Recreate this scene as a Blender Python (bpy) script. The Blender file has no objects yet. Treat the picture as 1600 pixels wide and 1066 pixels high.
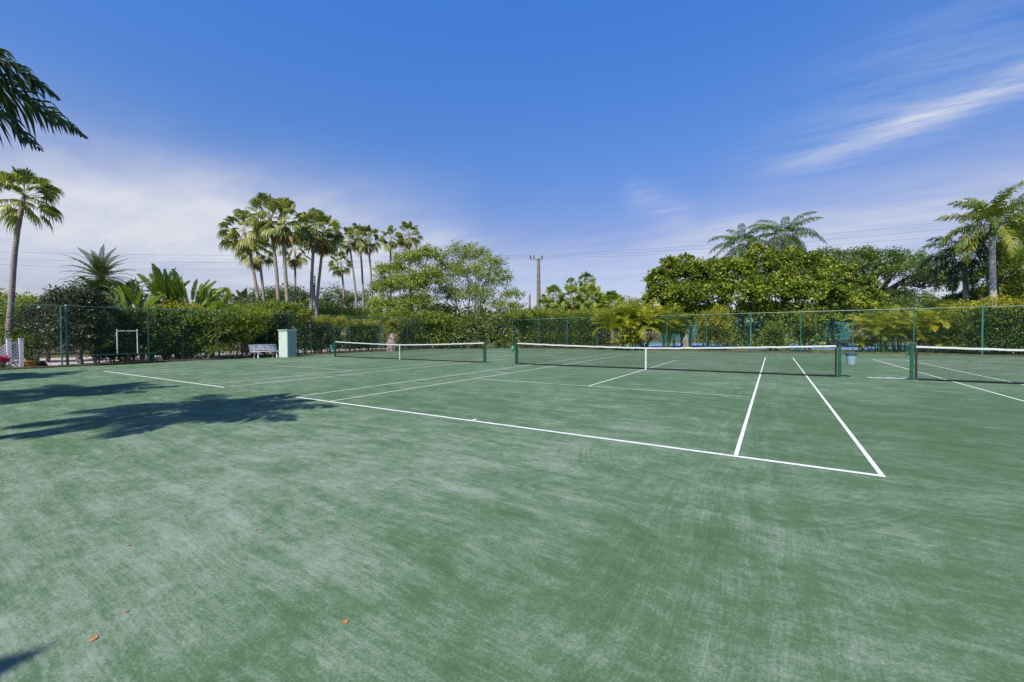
import bpy, math
import numpy as np
from mathutils import Matrix, Vector
rng = np.random.default_rng(7)
R = math.radians
scn = bpy.context.scene
COL = scn.collection

# ------------------------------------------------------------------ camera
CAMP = np.array([9.985, -5.758, 1.535]); FPX = 647.47
YAW, PIT, ROL = R(-32.215), R(-1.042), R(-0.355)
Fv = np.array([math.sin(YAW)*math.cos(PIT), math.cos(YAW)*math.cos(PIT), math.sin(PIT)])
Rv = np.array([math.cos(YAW), -math.sin(YAW), 0.0]); Uv = np.cross(Rv, Fv)
R2 = Rv*math.cos(ROL)+Uv*math.sin(ROL); U2 = -Rv*math.sin(ROL)+Uv*math.cos(ROL)
cam = bpy.data.cameras.new('camera'); camo = bpy.data.objects.new('camera', cam); COL.objects.link(camo)
cam.sensor_width = 36.0; cam.lens = FPX/1600*36; cam.clip_end = 3000; cam.clip_start = 0.05
M = Matrix.Identity(4)
for i in range(3):
    M[i][0] = R2[i]; M[i][1] = U2[i]; M[i][2] = -Fv[i]; M[i][3] = CAMP[i]
camo.matrix_world = M
scn.camera = camo

def ray(u, v): return Fv+R2*(u-800)/FPX-U2*(v-533)/FPX
def G(u, depth):                         # ground x,y a given distance ahead, in survey bearing u
    d = np.array([math.sin(YAW), math.cos(YAW)])+np.array([math.cos(YAW), -math.sin(YAW)])*(u-800)/FPX
    return CAMP[:2]+d*depth
def Z(u, v, depth): return 1.535+((520.7-0.0062*(u-800))-v)/FPX*depth
def W(px, depth): return px/FPX*depth
def azel(u, v):
    d = ray(u, v); d = d/np.linalg.norm(d)
    return math.atan2(d[0], d[1]), math.asin(d[2])

# ------------------------------------------------------------------ materials
def newmat(name):
    m = bpy.data.materials.new(name); m.use_nodes = True
    nt = m.node_tree; b = nt.nodes['Principled BSDF']
    return m, nt, b
def N(nt, t, **kw):
    n = nt.nodes.new(t)
    for k, v in kw.items():
        if k.startswith('i_'):
            n.inputs[k[2:].replace('_', ' ')].default_value = v
        else: setattr(n, k, v)
    return n
def L(nt, a, b): nt.links.new(a, b)
def ramp(nt, fac, stops, interp='LINEAR'):
    r = nt.nodes.new('ShaderNodeValToRGB'); r.color_ramp.interpolation = interp
    e = r.color_ramp.elements
    while len(e) < len(stops): e.new(0.5)
    for i, (p, c) in enumerate(stops):
        e[i].position = p; e[i].color = (*c, 1) if len(c) == 3 else c
    L(nt, fac, r.inputs[0]); return r
def mathn(nt, op, a, b=None, c=None, clamp=False):
    n = nt.nodes.new('ShaderNodeMath'); n.operation = op; n.use_clamp = clamp
    for i, x in enumerate((a, b, c)):
        if x is None: continue
        if isinstance(x, (int, float)): n.inputs[i].default_value = x
        else: L(nt, x, n.inputs[i])
    return n.outputs[0]
def mixc(nt, f, a, b):
    n = nt.nodes.new('ShaderNodeMix'); n.data_type = 'RGBA'
    for s, x in ((n.inputs[0], f), (n.inputs[6], a), (n.inputs[7], b)):
        if isinstance(x, (int, float)): s.default_value = x
        elif isinstance(x, tuple): s.default_value = (*x, 1)
        else: L(nt, x, s)
    return n.outputs[2]
def noise(nt, vec, scale, detail=4, rough=.55, dim='3D'):
    n = nt.nodes.new('ShaderNodeTexNoise'); n.noise_dimensions = dim
    n.inputs['Scale'].default_value = scale; n.inputs['Detail'].default_value = detail; n.inputs['Roughness'].default_value = rough
    if vec is not None: L(nt, vec, n.inputs['Vector'])
    return n.outputs['Fac']
def geo(nt): return nt.nodes.new('ShaderNodeNewGeometry').outputs['Position']
def mapping(nt, vec, rot=(0,0,0), scale=(1,1,1), loc=(0,0,0)):
    m = nt.nodes.new('ShaderNodeMapping')
    m.inputs['Rotation'].default_value = rot; m.inputs['Scale'].default_value = scale; m.inputs['Location'].default_value = loc
    L(nt, vec, m.inputs['Vector']); return m.outputs[0]

def simple(name, col, rough=.6, var=.18, scale=6, metal=0, spec=.4, bump=0):
    m, nt, b = newmat(name)
    tc = nt.nodes.new('ShaderNodeTexCoord').outputs['Object']
    n1 = noise(nt, tc, scale, 5, .65)
    lo = tuple(max(0, c*(1-var*1.6)) for c in col); hi = tuple(min(1, c*(1+var)) for c in col)
    r = ramp(nt, n1, [(.3, lo), (.7, hi)])
    L(nt, r.outputs[0], b.inputs['Base Color'])
    b.inputs['Roughness'].default_value = rough; b.inputs['Metallic'].default_value = metal
    b.inputs['Specular IOR Level'].default_value = spec
    if bump:
        bp = nt.nodes.new('ShaderNodeBump'); bp.inputs['Strength'].default_value = bump; bp.inputs['Distance'].default_value = .02
        L(nt, noise(nt, tc, scale*6, 4), bp.inputs['Height']); L(nt, bp.outputs[0], b.inputs['Normal'])
    return m
def leafmat(name, stops, trans=.3, rough=.45, spec=.35):
    m, nt, b = newmat(name)
    at = nt.nodes.new('ShaderNodeAttribute'); at.attribute_name = 'tint'
    r = ramp(nt, at.outputs['Fac'], stops)
    L(nt, r.outputs[0], b.inputs['Base Color']); b.inputs['Roughness'].default_value = rough
    b.inputs['Specular IOR Level'].default_value = spec
    t = nt.nodes.new('ShaderNodeBsdfTranslucent'); mx = nt.nodes.new('ShaderNodeMixShader'); mx.inputs[0].default_value = trans
    g = nt.nodes.new('ShaderNodeMix'); g.data_type = 'RGBA'; g.blend_type = 'MULTIPLY'; g.inputs[0].default_value = 1
    L(nt, r.outputs[0], g.inputs[6]); g.inputs[7].default_value = (1.5, 1.6, .7, 1)
    L(nt, g.outputs[2], t.inputs[0])
    L(nt, b.outputs[0], mx.inputs[1]); L(nt, t.outputs[0], mx.inputs[2])
    L(nt, mx.outputs[0], nt.nodes['Material Output'].inputs[0])
    return m

MT = {}
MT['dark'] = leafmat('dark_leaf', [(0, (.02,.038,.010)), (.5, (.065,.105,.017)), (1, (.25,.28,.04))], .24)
MT['hedge'] = leafmat('hedge_leaf', [(0, (.024,.05,.010)), (.5, (.09,.145,.02)), (1, (.32,.34,.045))], .27)
MT['lime'] = leafmat('lime_leaf', [(0, (.05,.09,.012)), (.5, (.15,.21,.022)), (1, (.32,.34,.035))], .3)
MT['gold'] = leafmat('golden_leaf', [(0, (.09,.12,.012)), (.5, (.26,.27,.02)), (1, (.50,.40,.03))], .3)
MT['airy'] = leafmat('small_leaf', [(0, (.06,.09,.018)), (.45, (.18,.23,.035)), (1, (.40,.43,.08))], .35)
MT['greyleaf'] = leafmat('grey_leaf', [(0, (.05,.065,.03)), (.5, (.13,.15,.07)), (1, (.26,.27,.14))], .25)
MT['grape'] = leafmat('sea_grape_leaf', [(0, (.02,.042,.008)), (.38, (.09,.145,.015)), (.75, (.25,.30,.03)), (.93, (.36,.36,.07)), (.97, (.50,.30,.10)), (1, (.46,.22,.08))], .25, .5, .22)
MT['magnolia'] = leafmat('glossy_dark_leaf', [(0, (.012,.020,.010)), (.6, (.045,.06,.025)), (.9, (.11,.12,.06)), (1, (.17,.16,.09))], .12, .45, .35)
MT['fan'] = leafmat('fan_palm_leaf', [(0, (.045,.068,.018)), (.45, (.14,.17,.035)), (.8, (.29,.31,.08)), (1, (.44,.40,.16))], .33)
MT['dead'] = leafmat('dead_frond', [(0, (.13,.08,.035)), (.5, (.27,.18,.08)), (1, (.42,.30,.16))], .15)
MT['royal'] = leafmat('royal_palm_leaf', [(0, (.018,.034,.012)), (.6, (.05,.085,.022)), (1, (.13,.17,.05))], .25, .4, .5)
MT['royal_gold'] = leafmat('golden_royal_leaf', [(0, (.06,.10,.012)), (.5, (.17,.22,.025)), (1, (.42,.34,.04))], .3)  # yellower, lighter fronds than the other royal palms
MT['coco'] = leafmat('coconut_leaf', [(0, (.03,.06,.012)), (.6, (.09,.15,.025)), (1, (.22,.28,.05))], .35, .6, .15)
MT['date'] = leafmat('date_palm_leaf', [(0, (.04,.065,.025)), (.6, (.10,.14,.05)), (1, (.24,.27,.09))], .22)
MT['areca'] = leafmat('areca_leaf', [(0, (.06,.10,.012)), (.5, (.27,.31,.03)), (1, (.70,.55,.035))], .3)
MT['paddle'] = leafmat('paddle_leaf', [(0, (.03,.065,.012)), (.5, (.10,.17,.02)), (1, (.30,.33,.04))], .35, .35, .5)
MT['paddledark'] = leafmat('dark_paddle_leaf', [(0, (.02,.045,.012)), (.6, (.055,.10,.02)), (1, (.13,.19,.04))], .25, .35, .5)
MT['far'] = leafmat('far_leaf', [(0, (.035,.06,.02)), (.5, (.09,.14,.035)), (1, (.20,.25,.06))], .25)
MT['rain'] = leafmat('rain_tree_leaf', [(0, (.025,.05,.012)), (.5, (.08,.14,.025)), (1, (.22,.29,.05))], .25)
MT['bark'] = simple('bark', (.17,.14,.11), .9, .4, 5, spec=.1, bump=.5)
MT['greybark'] = simple('grey_bark', (.30,.27,.24), .9, .3, 4, spec=.1, bump=.4)
MT['darkbark'] = simple('dark_bark', (.07,.065,.055), .9, .4, 5, spec=.1, bump=.5)
MT['soil'] = simple('soil', (.12,.085,.055), .95, .35, 1.2, spec=.05, bump=.4)
MT['green_post'] = simple('green_fence_paint', (.05,.14,.11), .4, .15, 8)
MT['green_rail'] = simple('green_rail_paint', (.09,.17,.14), .4, .15, 8)
MT['wire'] = simple('green_vinyl_wire', (.035,.12,.085), .5, .1, 3)
MT['net_green'] = simple('net_post_paint', (.014,.09,.045), .35, .25, 10)
MT['cord'] = simple('black_cord', (.012,.014,.014), .8, .2, 20, spec=.1)
MT['band'] = simple('white_headband', (.50,.52,.48), .8, .15, 22)
MT['sideband'] = simple('black_side_band', (.015,.017,.02), .7, .2, 20)
MT['white_metal'] = simple('white_metal', (.62,.63,.63), .4, .12, 12)
MT['white_paint'] = simple('white_paint', (.76,.72,.76), .5, .07, 12)
MT['bench'] = simple('bench_plastic', (.84,.79,.80), .6, .1, 12)
MT['cab'] = simple('pale_green_paint', (.50,.58,.50), .55, .08, 5)
MT['cabdim'] = simple('trim_and_dim_face_green', (.24,.37,.32), .55, .08, 5)  # lid trim, and the cabinet green dimmed for its shaded door face
MT['black'] = simple('black_plastic', (.015,.018,.018), .4, .2, 9)
MT['bucket'] = simple('blue_grey_plastic', (.22,.32,.36), .4, .08, 9)
MT['bucketrim'] = simple('navy_rim', (.03,.08,.13), .4, .1, 9)
MT['tealbucket'] = simple('teal_plastic', (.03,.17,.18), .4, .1, 9)
MT['darkboard'] = simple('dark_green_board', (.02,.045,.045), .35, .3, 6)
MT['terracotta'] = simple('orange_clay', (.62,.22,.05), .7, .2, 9)
MT['pink'] = leafmat('pink_petal', [(0, (.65,.02,.12)), (1, (.85,.07,.25))], .2)
MT['orangeleaf'] = simple('dry_orange_leaf', (.42,.21,.08), .7, .35, 60)
MT['wood'] = simple('weathered_pole_wood', (.22,.17,.12), .9, .3, 3, spec=.1, bump=.4)
MT['ceramic'] = simple('dark_insulator', (.03,.03,.035), .3, .2, 9)
MT['slab'] = simple('pale_mat', (.30,.36,.31), .8, .15, 4)
MT['teal'] = simple('teal_windscreen', (.025,.12,.11), .8, .2, 1)
MT['palewall'] = simple('pale_pink_wall', (.62,.52,.48), .8, .08, 2)

def trunkmat(name, c1, c2, ring=9):
    m, nt, b = newmat(name)
    tc = nt.nodes.new('ShaderNodeTexCoord').outputs['Object']
    w = nt.nodes.new('ShaderNodeTexWave'); w.bands_direction = 'Z'; w.inputs['Scale'].default_value = ring*.3
    w.inputs['Distortion'].default_value = 3; w.inputs['Detail'].default_value = 3; w.inputs['Detail Scale'].default_value = 2
    L(nt, tc, w.inputs['Vector'])
    n1 = noise(nt, tc, 2.5, 5, .7)
    f = mathn(nt, 'ADD', mathn(nt, 'MULTIPLY', w.outputs['Fac'], .35), mathn(nt, 'MULTIPLY', n1, .65))
    r = ramp(nt, f, [(.28, c1), (.68, c2)])
    L(nt, r.outputs[0], b.inputs['Base Color']); b.inputs['Roughness'].default_value = .9; b.inputs['Specular IOR Level'].default_value = .1
    bp = nt.nodes.new('ShaderNodeBump'); bp.inputs['Strength'].default_value = .5; bp.inputs['Distance'].default_value = .03
    L(nt, f, bp.inputs['Height']); L(nt, bp.outputs[0], b.inputs['Normal'])
    return m
MT['fantrunk'] = trunkmat('fan_palm_trunk', (.15,.12,.10), (.36,.31,.27))
MT['royaltrunk'] = trunkmat('royal_palm_trunk', (.30,.285,.27), (.40,.385,.37), 3)
MT['shaft'] = simple('green_crownshaft', (.10,.17,.04), .4, .2, 4)

# ------------------------------------------------------------------ mesh building
def tag(o, label=None, cat=None, group=None, kind=None):
    if label: o['label'] = label
    if cat: o['category'] = cat
    if group: o['group'] = group
    if kind: o['kind'] = kind
    return o
def mkobj(name, verts, faces, mat, parent=None, tint=None, smooth=False, loc=None):
    me = bpy.data.meshes.new(name)
    v = np.asarray(verts, dtype=np.float32)
    if isinstance(faces, np.ndarray):
        nf, k = faces.shape
        me.vertices.add(len(v)); me.vertices.foreach_set('co', v.ravel())
        me.loops.add(nf*k); me.loops.foreach_set('vertex_index', faces.astype(np.int32).ravel())
        me.polygons.add(nf); me.polygons.foreach_set('loop_start', np.arange(0, nf*k, k, dtype=np.int32))
        try: me.polygons.foreach_set('loop_total', np.full(nf, k, dtype=np.int32))
        except Exception: pass
        me.update(calc_edges=True)
    else:
        me.from_pydata(v.tolist(), [], faces); me.update()
    if tint is not None:
        a = me.attributes.new('tint', 'FLOAT', 'POINT'); a.data.foreach_set('value', np.asarray(tint, dtype=np.float32))
    if smooth: me.polygons.foreach_set('use_smooth', np.ones(len(me.polygons), dtype=bool))
    me.materials.append(mat)
    o = bpy.data.objects.new(name, me); COL.objects.link(o)
    if parent: o.parent = parent
    if loc is not None: o.location = loc
    return o
def empty(name, x, y, z=0, rz=0):
    o = bpy.data.objects.new(name, None); COL.objects.link(o); o.location = (x, y, z); o.rotation_euler = (0, 0, rz)
    o.empty_display_size = .3
    return o
def copy_tree(o, parent=None):
    c = o.copy(); COL.objects.link(c); c.parent = parent
    for ch in list(o.children): copy_tree(ch, c)
    return c

class MB:
    def __init__(s): s.v = []; s.f = []
    def add(s, v, f):
        k = len(s.v); s.v += [tuple(map(float, q)) for q in v]; s.f += [tuple(i+k for i in q) for q in f]; return s
    def box(s, a, b, bev=0):
        x0, y0, z0 = a; x1, y1, z1 = b
        if bev:
            c = bev; pts = []
            for z, i in ((z0, c), (z0+c, 0), (z1-c, 0), (z1, c)):
                pts += [(x0+i+c*(0 if i else 1), y0+i, z), (x1-i-c*(0 if i else 1), y0+i, z), (x1-i, y0+i+c*(0 if i else 1), z), (x1-i, y1-i-c*(0 if i else 1), z),
                        (x1-i-c*(0 if i else 1), y1-i, z), (x0+i+c*(0 if i else 1), y1-i, z), (x0+i, y1-i-c*(0 if i else 1), z), (x0+i, y0+i+c*(0 if i else 1), z)]
            f = [tuple(range(7, -1, -1)), tuple(range(24, 32))]
            for r in range(3):
                for j in range(8): f.append((r*8+j, r*8+(j+1) % 8, r*8+8+(j+1) % 8, r*8+8+j))
            return s.add(pts, f)
        v = [(x0,y0,z0),(x1,y0,z0),(x1,y1,z0),(x0,y1,z0),(x0,y0,z1),(x1,y0,z1),(x1,y1,z1),(x0,y1,z1)]
        return s.add(v, [(3,2,1,0),(4,5,6,7),(0,1,5,4),(1,2,6,5),(2,3,7,6),(3,0,4,7)])
    def tube(s, pts, rad, n=8, cap=True):
        pts = [np.array(p, float) for p in pts]
        if not hasattr(rad, '__len__'): rad = [rad]*len(pts)
        V = []; Fc = []
        ref = None
        for i, p in enumerate(pts):
            t = pts[min(i+1, len(pts)-1)]-pts[max(i-1, 0)]; t = t/(np.linalg.norm(t)+1e-9)
            if ref is None: ref = np.array([0, 0, 1.]) if abs(t[2]) < .9 else np.array([1., 0, 0])
            a = np.cross(t, ref); a /= np.linalg.norm(a)+1e-9; b = np.cross(t, a); ref = -np.cross(t, a) if False else ref
            for k in range(n):
                th = 2*math.pi*k/n; V.append(p+(a*math.cos(th)+b*math.sin(th))*rad[i])
        for i in range(len(pts)-1):
            for k in range(n): Fc.append((i*n+k, i*n+(k+1) % n, (i+1)*n+(k+1) % n, (i+1)*n+k))
        if cap: Fc += [tuple(range(n-1, -1, -1)), tuple((len(pts)-1)*n+k for k in range(n))]
        return s.add(V, Fc)
    def build(s, name, mat, parent=None, smooth=False, loc=None):
        return mkobj(name, np.array(s.v), s.f, mat, parent, None, smooth, loc)

def unit(a): return a/(np.linalg.norm(a, axis=-1, keepdims=True)+1e-9)
def leaves(C, out, size, aspect=.55, up=.6, outw=.5, fold=.15, tintf=None):
    """one folded rhombus leaf at every row of C; returns verts, faces, tint"""
    n = len(C)
    a = unit(rng.normal(size=(n, 3))+out*outw*2)
    nn = unit(rng.normal(size=(n, 3))*.8+np.array([0, 0, 1])*up+out*.5)
    b = unit(np.cross(nn, a)); nn = np.cross(a, b)
    s = (size*(.6+.8*rng.random(n)))[:, None]
    v = np.empty((n, 4, 3))
    v[:, 0] = C; v[:, 1] = C+a*s*.5+b*s*aspect*.5-nn*s*fold; v[:, 2] = C+a*s-nn*s*fold; v[:, 3] = C+a*s*.5-b*s*aspect*.5-nn*s*fold*.3
    f = np.arange(n*4).reshape(n, 4)
    t = rng.random(n) if tintf is None else tintf
    return v.reshape(-1, 3), f, np.repeat(t, 4)
def blob_points(blobs, n, sub=26, sig=.28, low=.5, flat=0.0):
    """clumpy scatter in a union of ellipsoids (x,y,z,rx,ry,rz)"""
    w = np.array([(b[3]*b[4]+b[4]*b[5]+b[3]*b[5]) for b in blobs]); w = w/w.sum()
    P = []; O = []; T = []
    for b, wi in zip(blobs, w):
        c = np.array(b[:3]); r = np.array(b[3:6]); k = max(4, int(sub*(.6+wi*len(blobs)*.6)))
        d = unit(rng.normal(size=(k, 3))); d[:, 2] = np.where(d[:, 2] < -.5, -d[:, 2]*.5, d[:, 2])
        rad = low+(1-low)*rng.random((k, 1))**.6
        sc = c+d*r*rad*(.85+.3*rng.random((k, 1)))
        ct = rng.random(k)
        m = int(n*wi); idx = rng.integers(0, k, m)
        off = rng.normal(size=(m, 3))*sig*r.mean()*np.array([1, 1, .7])
        p = sc[idx]+off
        P.append(p); O.append(unit((p-c)/r)); T.append(np.clip(ct[idx]*.55+rng.random(m)*.45+(rng.random(m)-.5)*.1, 0, 1))
    return np.vstack(P), np.vstack(O), np.concatenate(T)

def limb(mb, a, b, r0, r1, n=5, wob=.12, seg=6):
    a = np.array(a, float); b = np.array(b, float); Ld = np.linalg.norm(b-a)
    pts = [a+(b-a)*t+rng.normal(size=3)*wob*Ld*.25*math.sin(math.pi*t)+np.array([0, 0, .08*Ld*math.sin(math.pi*t)]) for t in np.linspace(0, 1, n)]
    mb.tube(pts, list(np.linspace(r0, r1, n)), seg); return pts

def tree(label, cat, x, y, blobs, mat, nleaf, size, name='broadleaf_tree', group=None, trunk_r=.18, stems=1, bark='bark', aspect=.55,
         sub=26, sig=.28, low=.5, fork=.35, twigs=3, up=.6):
    """blobs relative to (x,y); a tapered trunk forks into limbs that reach every clump"""
    t = empty(name, x, y); tag(t, label, cat, group)
    mb = MB(); zb = min(b[2] for b in blobs)
    for s in range(stems):
        a = rng.random()*6.28; bx, by = (0, 0) if stems == 1 else (.5*math.cos(a), .5*math.sin(a))
        mine = [b for i, b in enumerate(blobs) if i % stems == s]
        if not mine: continue
        mx = np.mean([b[:2] for b in mine], axis=0)
        top = (bx+(mx[0]-bx)*.3, by+(mx[1]-by)*.3, max(.5, zb*fork+.4))
        limb(mb, (bx, by, -.1), top, trunk_r*1.25, trunk_r*.85, 5, .06, 8)
        for b in mine:
            p = limb(mb, top, b[:3], trunk_r*.6, trunk_r*.22, 6)
            for k in range(twigs):
                d = unit(rng.normal(size=3)); d[2] = abs(d[2])*.8
                e = np.array(b[:3])+d*np.array(b[3:6])*.85
                limb(mb, p[rng.integers(2, 6)], e, trunk_r*.2, trunk_r*.05, 5, .2, 5)
    mb.build('trunk', MT[bark], t)
    P, O, T = blob_points(blobs, nleaf, sub, sig, low)
    k = P[:, 2] > .15
    v, f, ti = leaves(P[k], O[k], size, aspect, up, tintf=T[k])
    mkobj('crown', v, f, MT[mat], t, ti)
    return t

def hedge(label, x0, x1, y0, y1, z1, mat, size, dens=420, name='hedge', group=None, topmat=None, topz=.35, rough=.12, stems=6, z0=.15, bare=0):
    """a clipped hedge: stems, leaf shell with thickness, optional brighter new growth on top"""
    cx, cy = (x0+x1)/2, (y0+y1)/2
    t = empty(name, cx, cy); tag(t, label, 'hedge' if name == 'hedge' else 'shrub', group)
    hx, hy = (x1-x0)/2, (y1-y0)/2
    mb = MB()
    for i in range(stems):
        sx, sy = rng.uniform(-hx*.5, hx*.5), rng.uniform(-hy*.9, hy*.9)
        top = (sx+rng.normal()*.2, sy+rng.normal()*.3, z1*.55)
        limb(mb, (sx, sy, -.05), top, .05, .03, 4, .15, 5)
        for k in range(4): limb(mb, top, (top[0]+rng.normal()*.35, top[1]+rng.normal()*.45, z1*rng.uniform(.7, .97)), .025, .01, 4, .2, 4)
    mb.build('stem', MT['greybark'] if bare else MT['darkbark'], t)
    A = (2*hx*2*hy)+2*(2*hx+2*hy)*z1
    n = int(A*dens)
    # sample volume biased to the outside
    u = rng.uniform(-1, 1, (n, 3)); ax = rng.integers(0, 3, n)
    w = np.array([1/hx, 1/hy, 2/z1]); ax = rng.choice(3, n, p=w/w.sum())
    sgn = np.where(rng.random(n) < .5, -1, 1); sgn = np.where(ax == 2, 1, sgn)
    dep = rng.exponential(.10, n)
    half = np.array([hx, hy, z1/2])
    q = u.copy(); q[np.arange(n), ax] = sgn*(1-dep/half[ax])
    P = q*half+np.array([0, 0, z1/2])
    # low-frequency lumps so that the face is uneven
    ph = rng.random(6)*6.28
    lump = np.sin(P[:, 1]*2.1+ph[0])*np.sin(P[:, 2]*2.4+ph[1])+np.sin(P[:, 0]*2.6+ph[2])*.6+np.sin((P[:, 1]+P[:, 2])*4.3+ph[3])*.5+np.sin(P[:, 1]*6.7-P[:, 2]*5.1+ph[4])*.4
    out = np.zeros((n, 3)); out[np.arange(n), ax] = sgn
    lump = lump+.8*np.sin(P[:, 1]*11+P[:, 0]*9+ph[5])*np.sin(P[:, 2]*12.5+P[:, 1]*3+ph[4])
    P += out*(lump*(rough*1.1+.03))[:, None]+rng.normal(size=(n, 3))*.06
    keep = (P[:, 2] > z0+rng.random(n)*.25) & (lump+rng.normal(size=n)*.5 > -1.75)
    if bare: keep &= (rng.random(n) < np.clip(1-bare+np.maximum(0, P[:, 2]-z1*.75)*2, 0, 1))
    P = P[keep]; out = out[keep]; lump = lump[keep]
    nt_ = int(max(2*hx, 2*hy)*2.6); tc_ = np.stack([rng.uniform(-hx, hx, nt_), rng.uniform(-hy, hy, nt_), z1+rng.uniform(-.12, .16, nt_)], 1); kk = int(dens*.42)
    tp_ = (tc_[:, None, :]+rng.normal(size=(nt_, kk, 3))*rng.uniform(.07, .2, (nt_, 1, 1))).reshape(-1, 3)
    P = np.vstack([P, tp_]); out = np.vstack([out, np.tile([0, 0, 1.], (len(tp_), 1))]); lump = np.concatenate([lump, rng.normal(size=len(tp_))*.6])
    T = np.clip(.40+lump*.20+rng.normal(size=len(P))*.24, 0, 1)
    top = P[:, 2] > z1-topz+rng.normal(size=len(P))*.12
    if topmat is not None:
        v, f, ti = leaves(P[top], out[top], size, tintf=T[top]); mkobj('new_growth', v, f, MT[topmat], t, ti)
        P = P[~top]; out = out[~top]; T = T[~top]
    v, f, ti = leaves(P, out, size, tintf=T); mkobj('foliage', v, f, MT[mat], t, ti)
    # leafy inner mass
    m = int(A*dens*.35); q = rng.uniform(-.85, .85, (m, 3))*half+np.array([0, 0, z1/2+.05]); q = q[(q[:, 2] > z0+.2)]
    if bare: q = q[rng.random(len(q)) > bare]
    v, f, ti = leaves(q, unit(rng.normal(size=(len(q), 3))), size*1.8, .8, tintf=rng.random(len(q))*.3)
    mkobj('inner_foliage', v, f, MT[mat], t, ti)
    return t

# ---- palms
def fan_frond(V, Fc, T, org, d, lp, rb, droop, seg=20, t0=None, spread=115):
    up = np.array([0, 0, 1.]); a = d/np.linalg.norm(d); s = np.cross(a, up); s = s/(np.linalg.norm(s)+1e-6)
    tw = rng.normal()*.6; n = np.cross(s, a); s, n = s*math.cos(tw)+n*math.sin(tw), n*math.cos(tw)-s*math.sin(tw)
    base = org+a*lp-up*lp*.10
    tt = rng.random()*.6+.2 if t0 is None else t0
    def push(pts, faces, tv):
        k = len(V); V.extend(pts); Fc.extend([tuple(i+k for i in q) for q in faces]); T.extend([tv]*len(pts))
    w = .018; push([org-s*w, org+s*w, base+s*w, base-s*w], [(0, 1, 2, 3)], min(1, tt+.3))
    ang = np.linspace(-R(spread), R(spread), seg+1)
    for i in range(seg):
        a0, a1 = ang[i], ang[i+1]; am = (a0+a1)/2
        rr = rb*(.72+.28*math.cos(am))*(.9+.2*rng.random())
        fz = .10*rb*(1 if i % 2 else -1)*.4
        def pt(an, r, z=0): return base+(a*math.cos(an)+s*math.sin(an))*r+n*(.12*r*abs(math.sin(an)))+up*z
        m0 = pt(a0, rr*.58, -droop*rr*.12)+n*fz; m1 = pt(a1, rr*.58, -droop*rr*.12)-n*fz
        q0 = pt(am-(am-a0)*.5, rr*.82, -droop*rr*.38); q1 = pt(am+(a1-am)*.5, rr*.82, -droop*rr*.38)
        tip = pt(am+rng.normal()*.05, rr*(1-.12*droop), -droop*rr*(.62+.3*rng.random()))
        push([base, m0, m1, q0, q1, tip], [(0, 1, 2), (1, 3, 4, 2), (3, 5, 4)], float(np.clip(tt+rng.normal()*.12, 0, 1)))
def curve_pts(x0, y0, lean, H, n=10, wob=.15):
    """trunk centreline from origin to (lean)"""
    t = np.linspace(0, 1, n); ph = rng.random()*6.28
    bx = lean[0]*(t**1.3)+wob*np.sin(t*5+ph)*t*(1-t)*2; by = lean[1]*(t**1.3)+wob*np.cos(t*4+ph)*t*(1-t)*2
    return np.stack([bx, by, t*H], 1)
def fan_palm(label, base, top, rcrown, rtr, group=None, nf=34, dead=8, name='fan_palm', mat='fan', cat='palm', bottom=-55, seg=18, skirt='dead_fronds'):
    x, y = base; t = empty(name, x, y); tag(t, label, cat, group)
    lean = (top[0]-x, top[1]-y); H = top[2]
    c = curve_pts(0, 0, lean, H-.1)
    mb = MB(); rad = [rtr*(1.35 if i == 0 else 1.12-.35*i/9) for i in range(10)]
    mb.tube(c, rad, 9); mb.build('trunk', MT['fantrunk'], t, True)
    o = c[-1]; V, Fc, T = [], [], []
    for i in range(nf):
        fr = (i+.5)/nf; el = R(82-(82-bottom)*fr**.9+rng.normal()*9); az = i*2.39996+rng.normal()*.3
        d = np.array([math.cos(az)*math.cos(el), math.sin(az)*math.cos(el), math.sin(el)])
        fan_frond(V, Fc, T, o-np.array([0, 0, .25*fr]), d, rcrown*(.50+.16*rng.random()), rcrown*(.36+.08*rng.random()), .35+.7*fr, seg, spread=135)
    mkobj('crown', np.array(V), Fc, MT[mat], t, T)
    if dead:
        V, Fc, T = [], [], []
        for i in range(dead):
            el = R(rng.uniform(-85, -58)); az = rng.random()*6.28
            d = np.array([math.cos(az)*math.cos(el), math.sin(az)*math.cos(el), math.sin(el)])
            fan_frond(V, Fc, T, o-np.array([0, 0, .35+.4*rng.random()]), d, rcrown*.3, rcrown*.42, .6, 12, spread=60)
        mkobj(skirt, np.array(V), Fc, MT['dead'], t, T)
    return t

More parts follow.
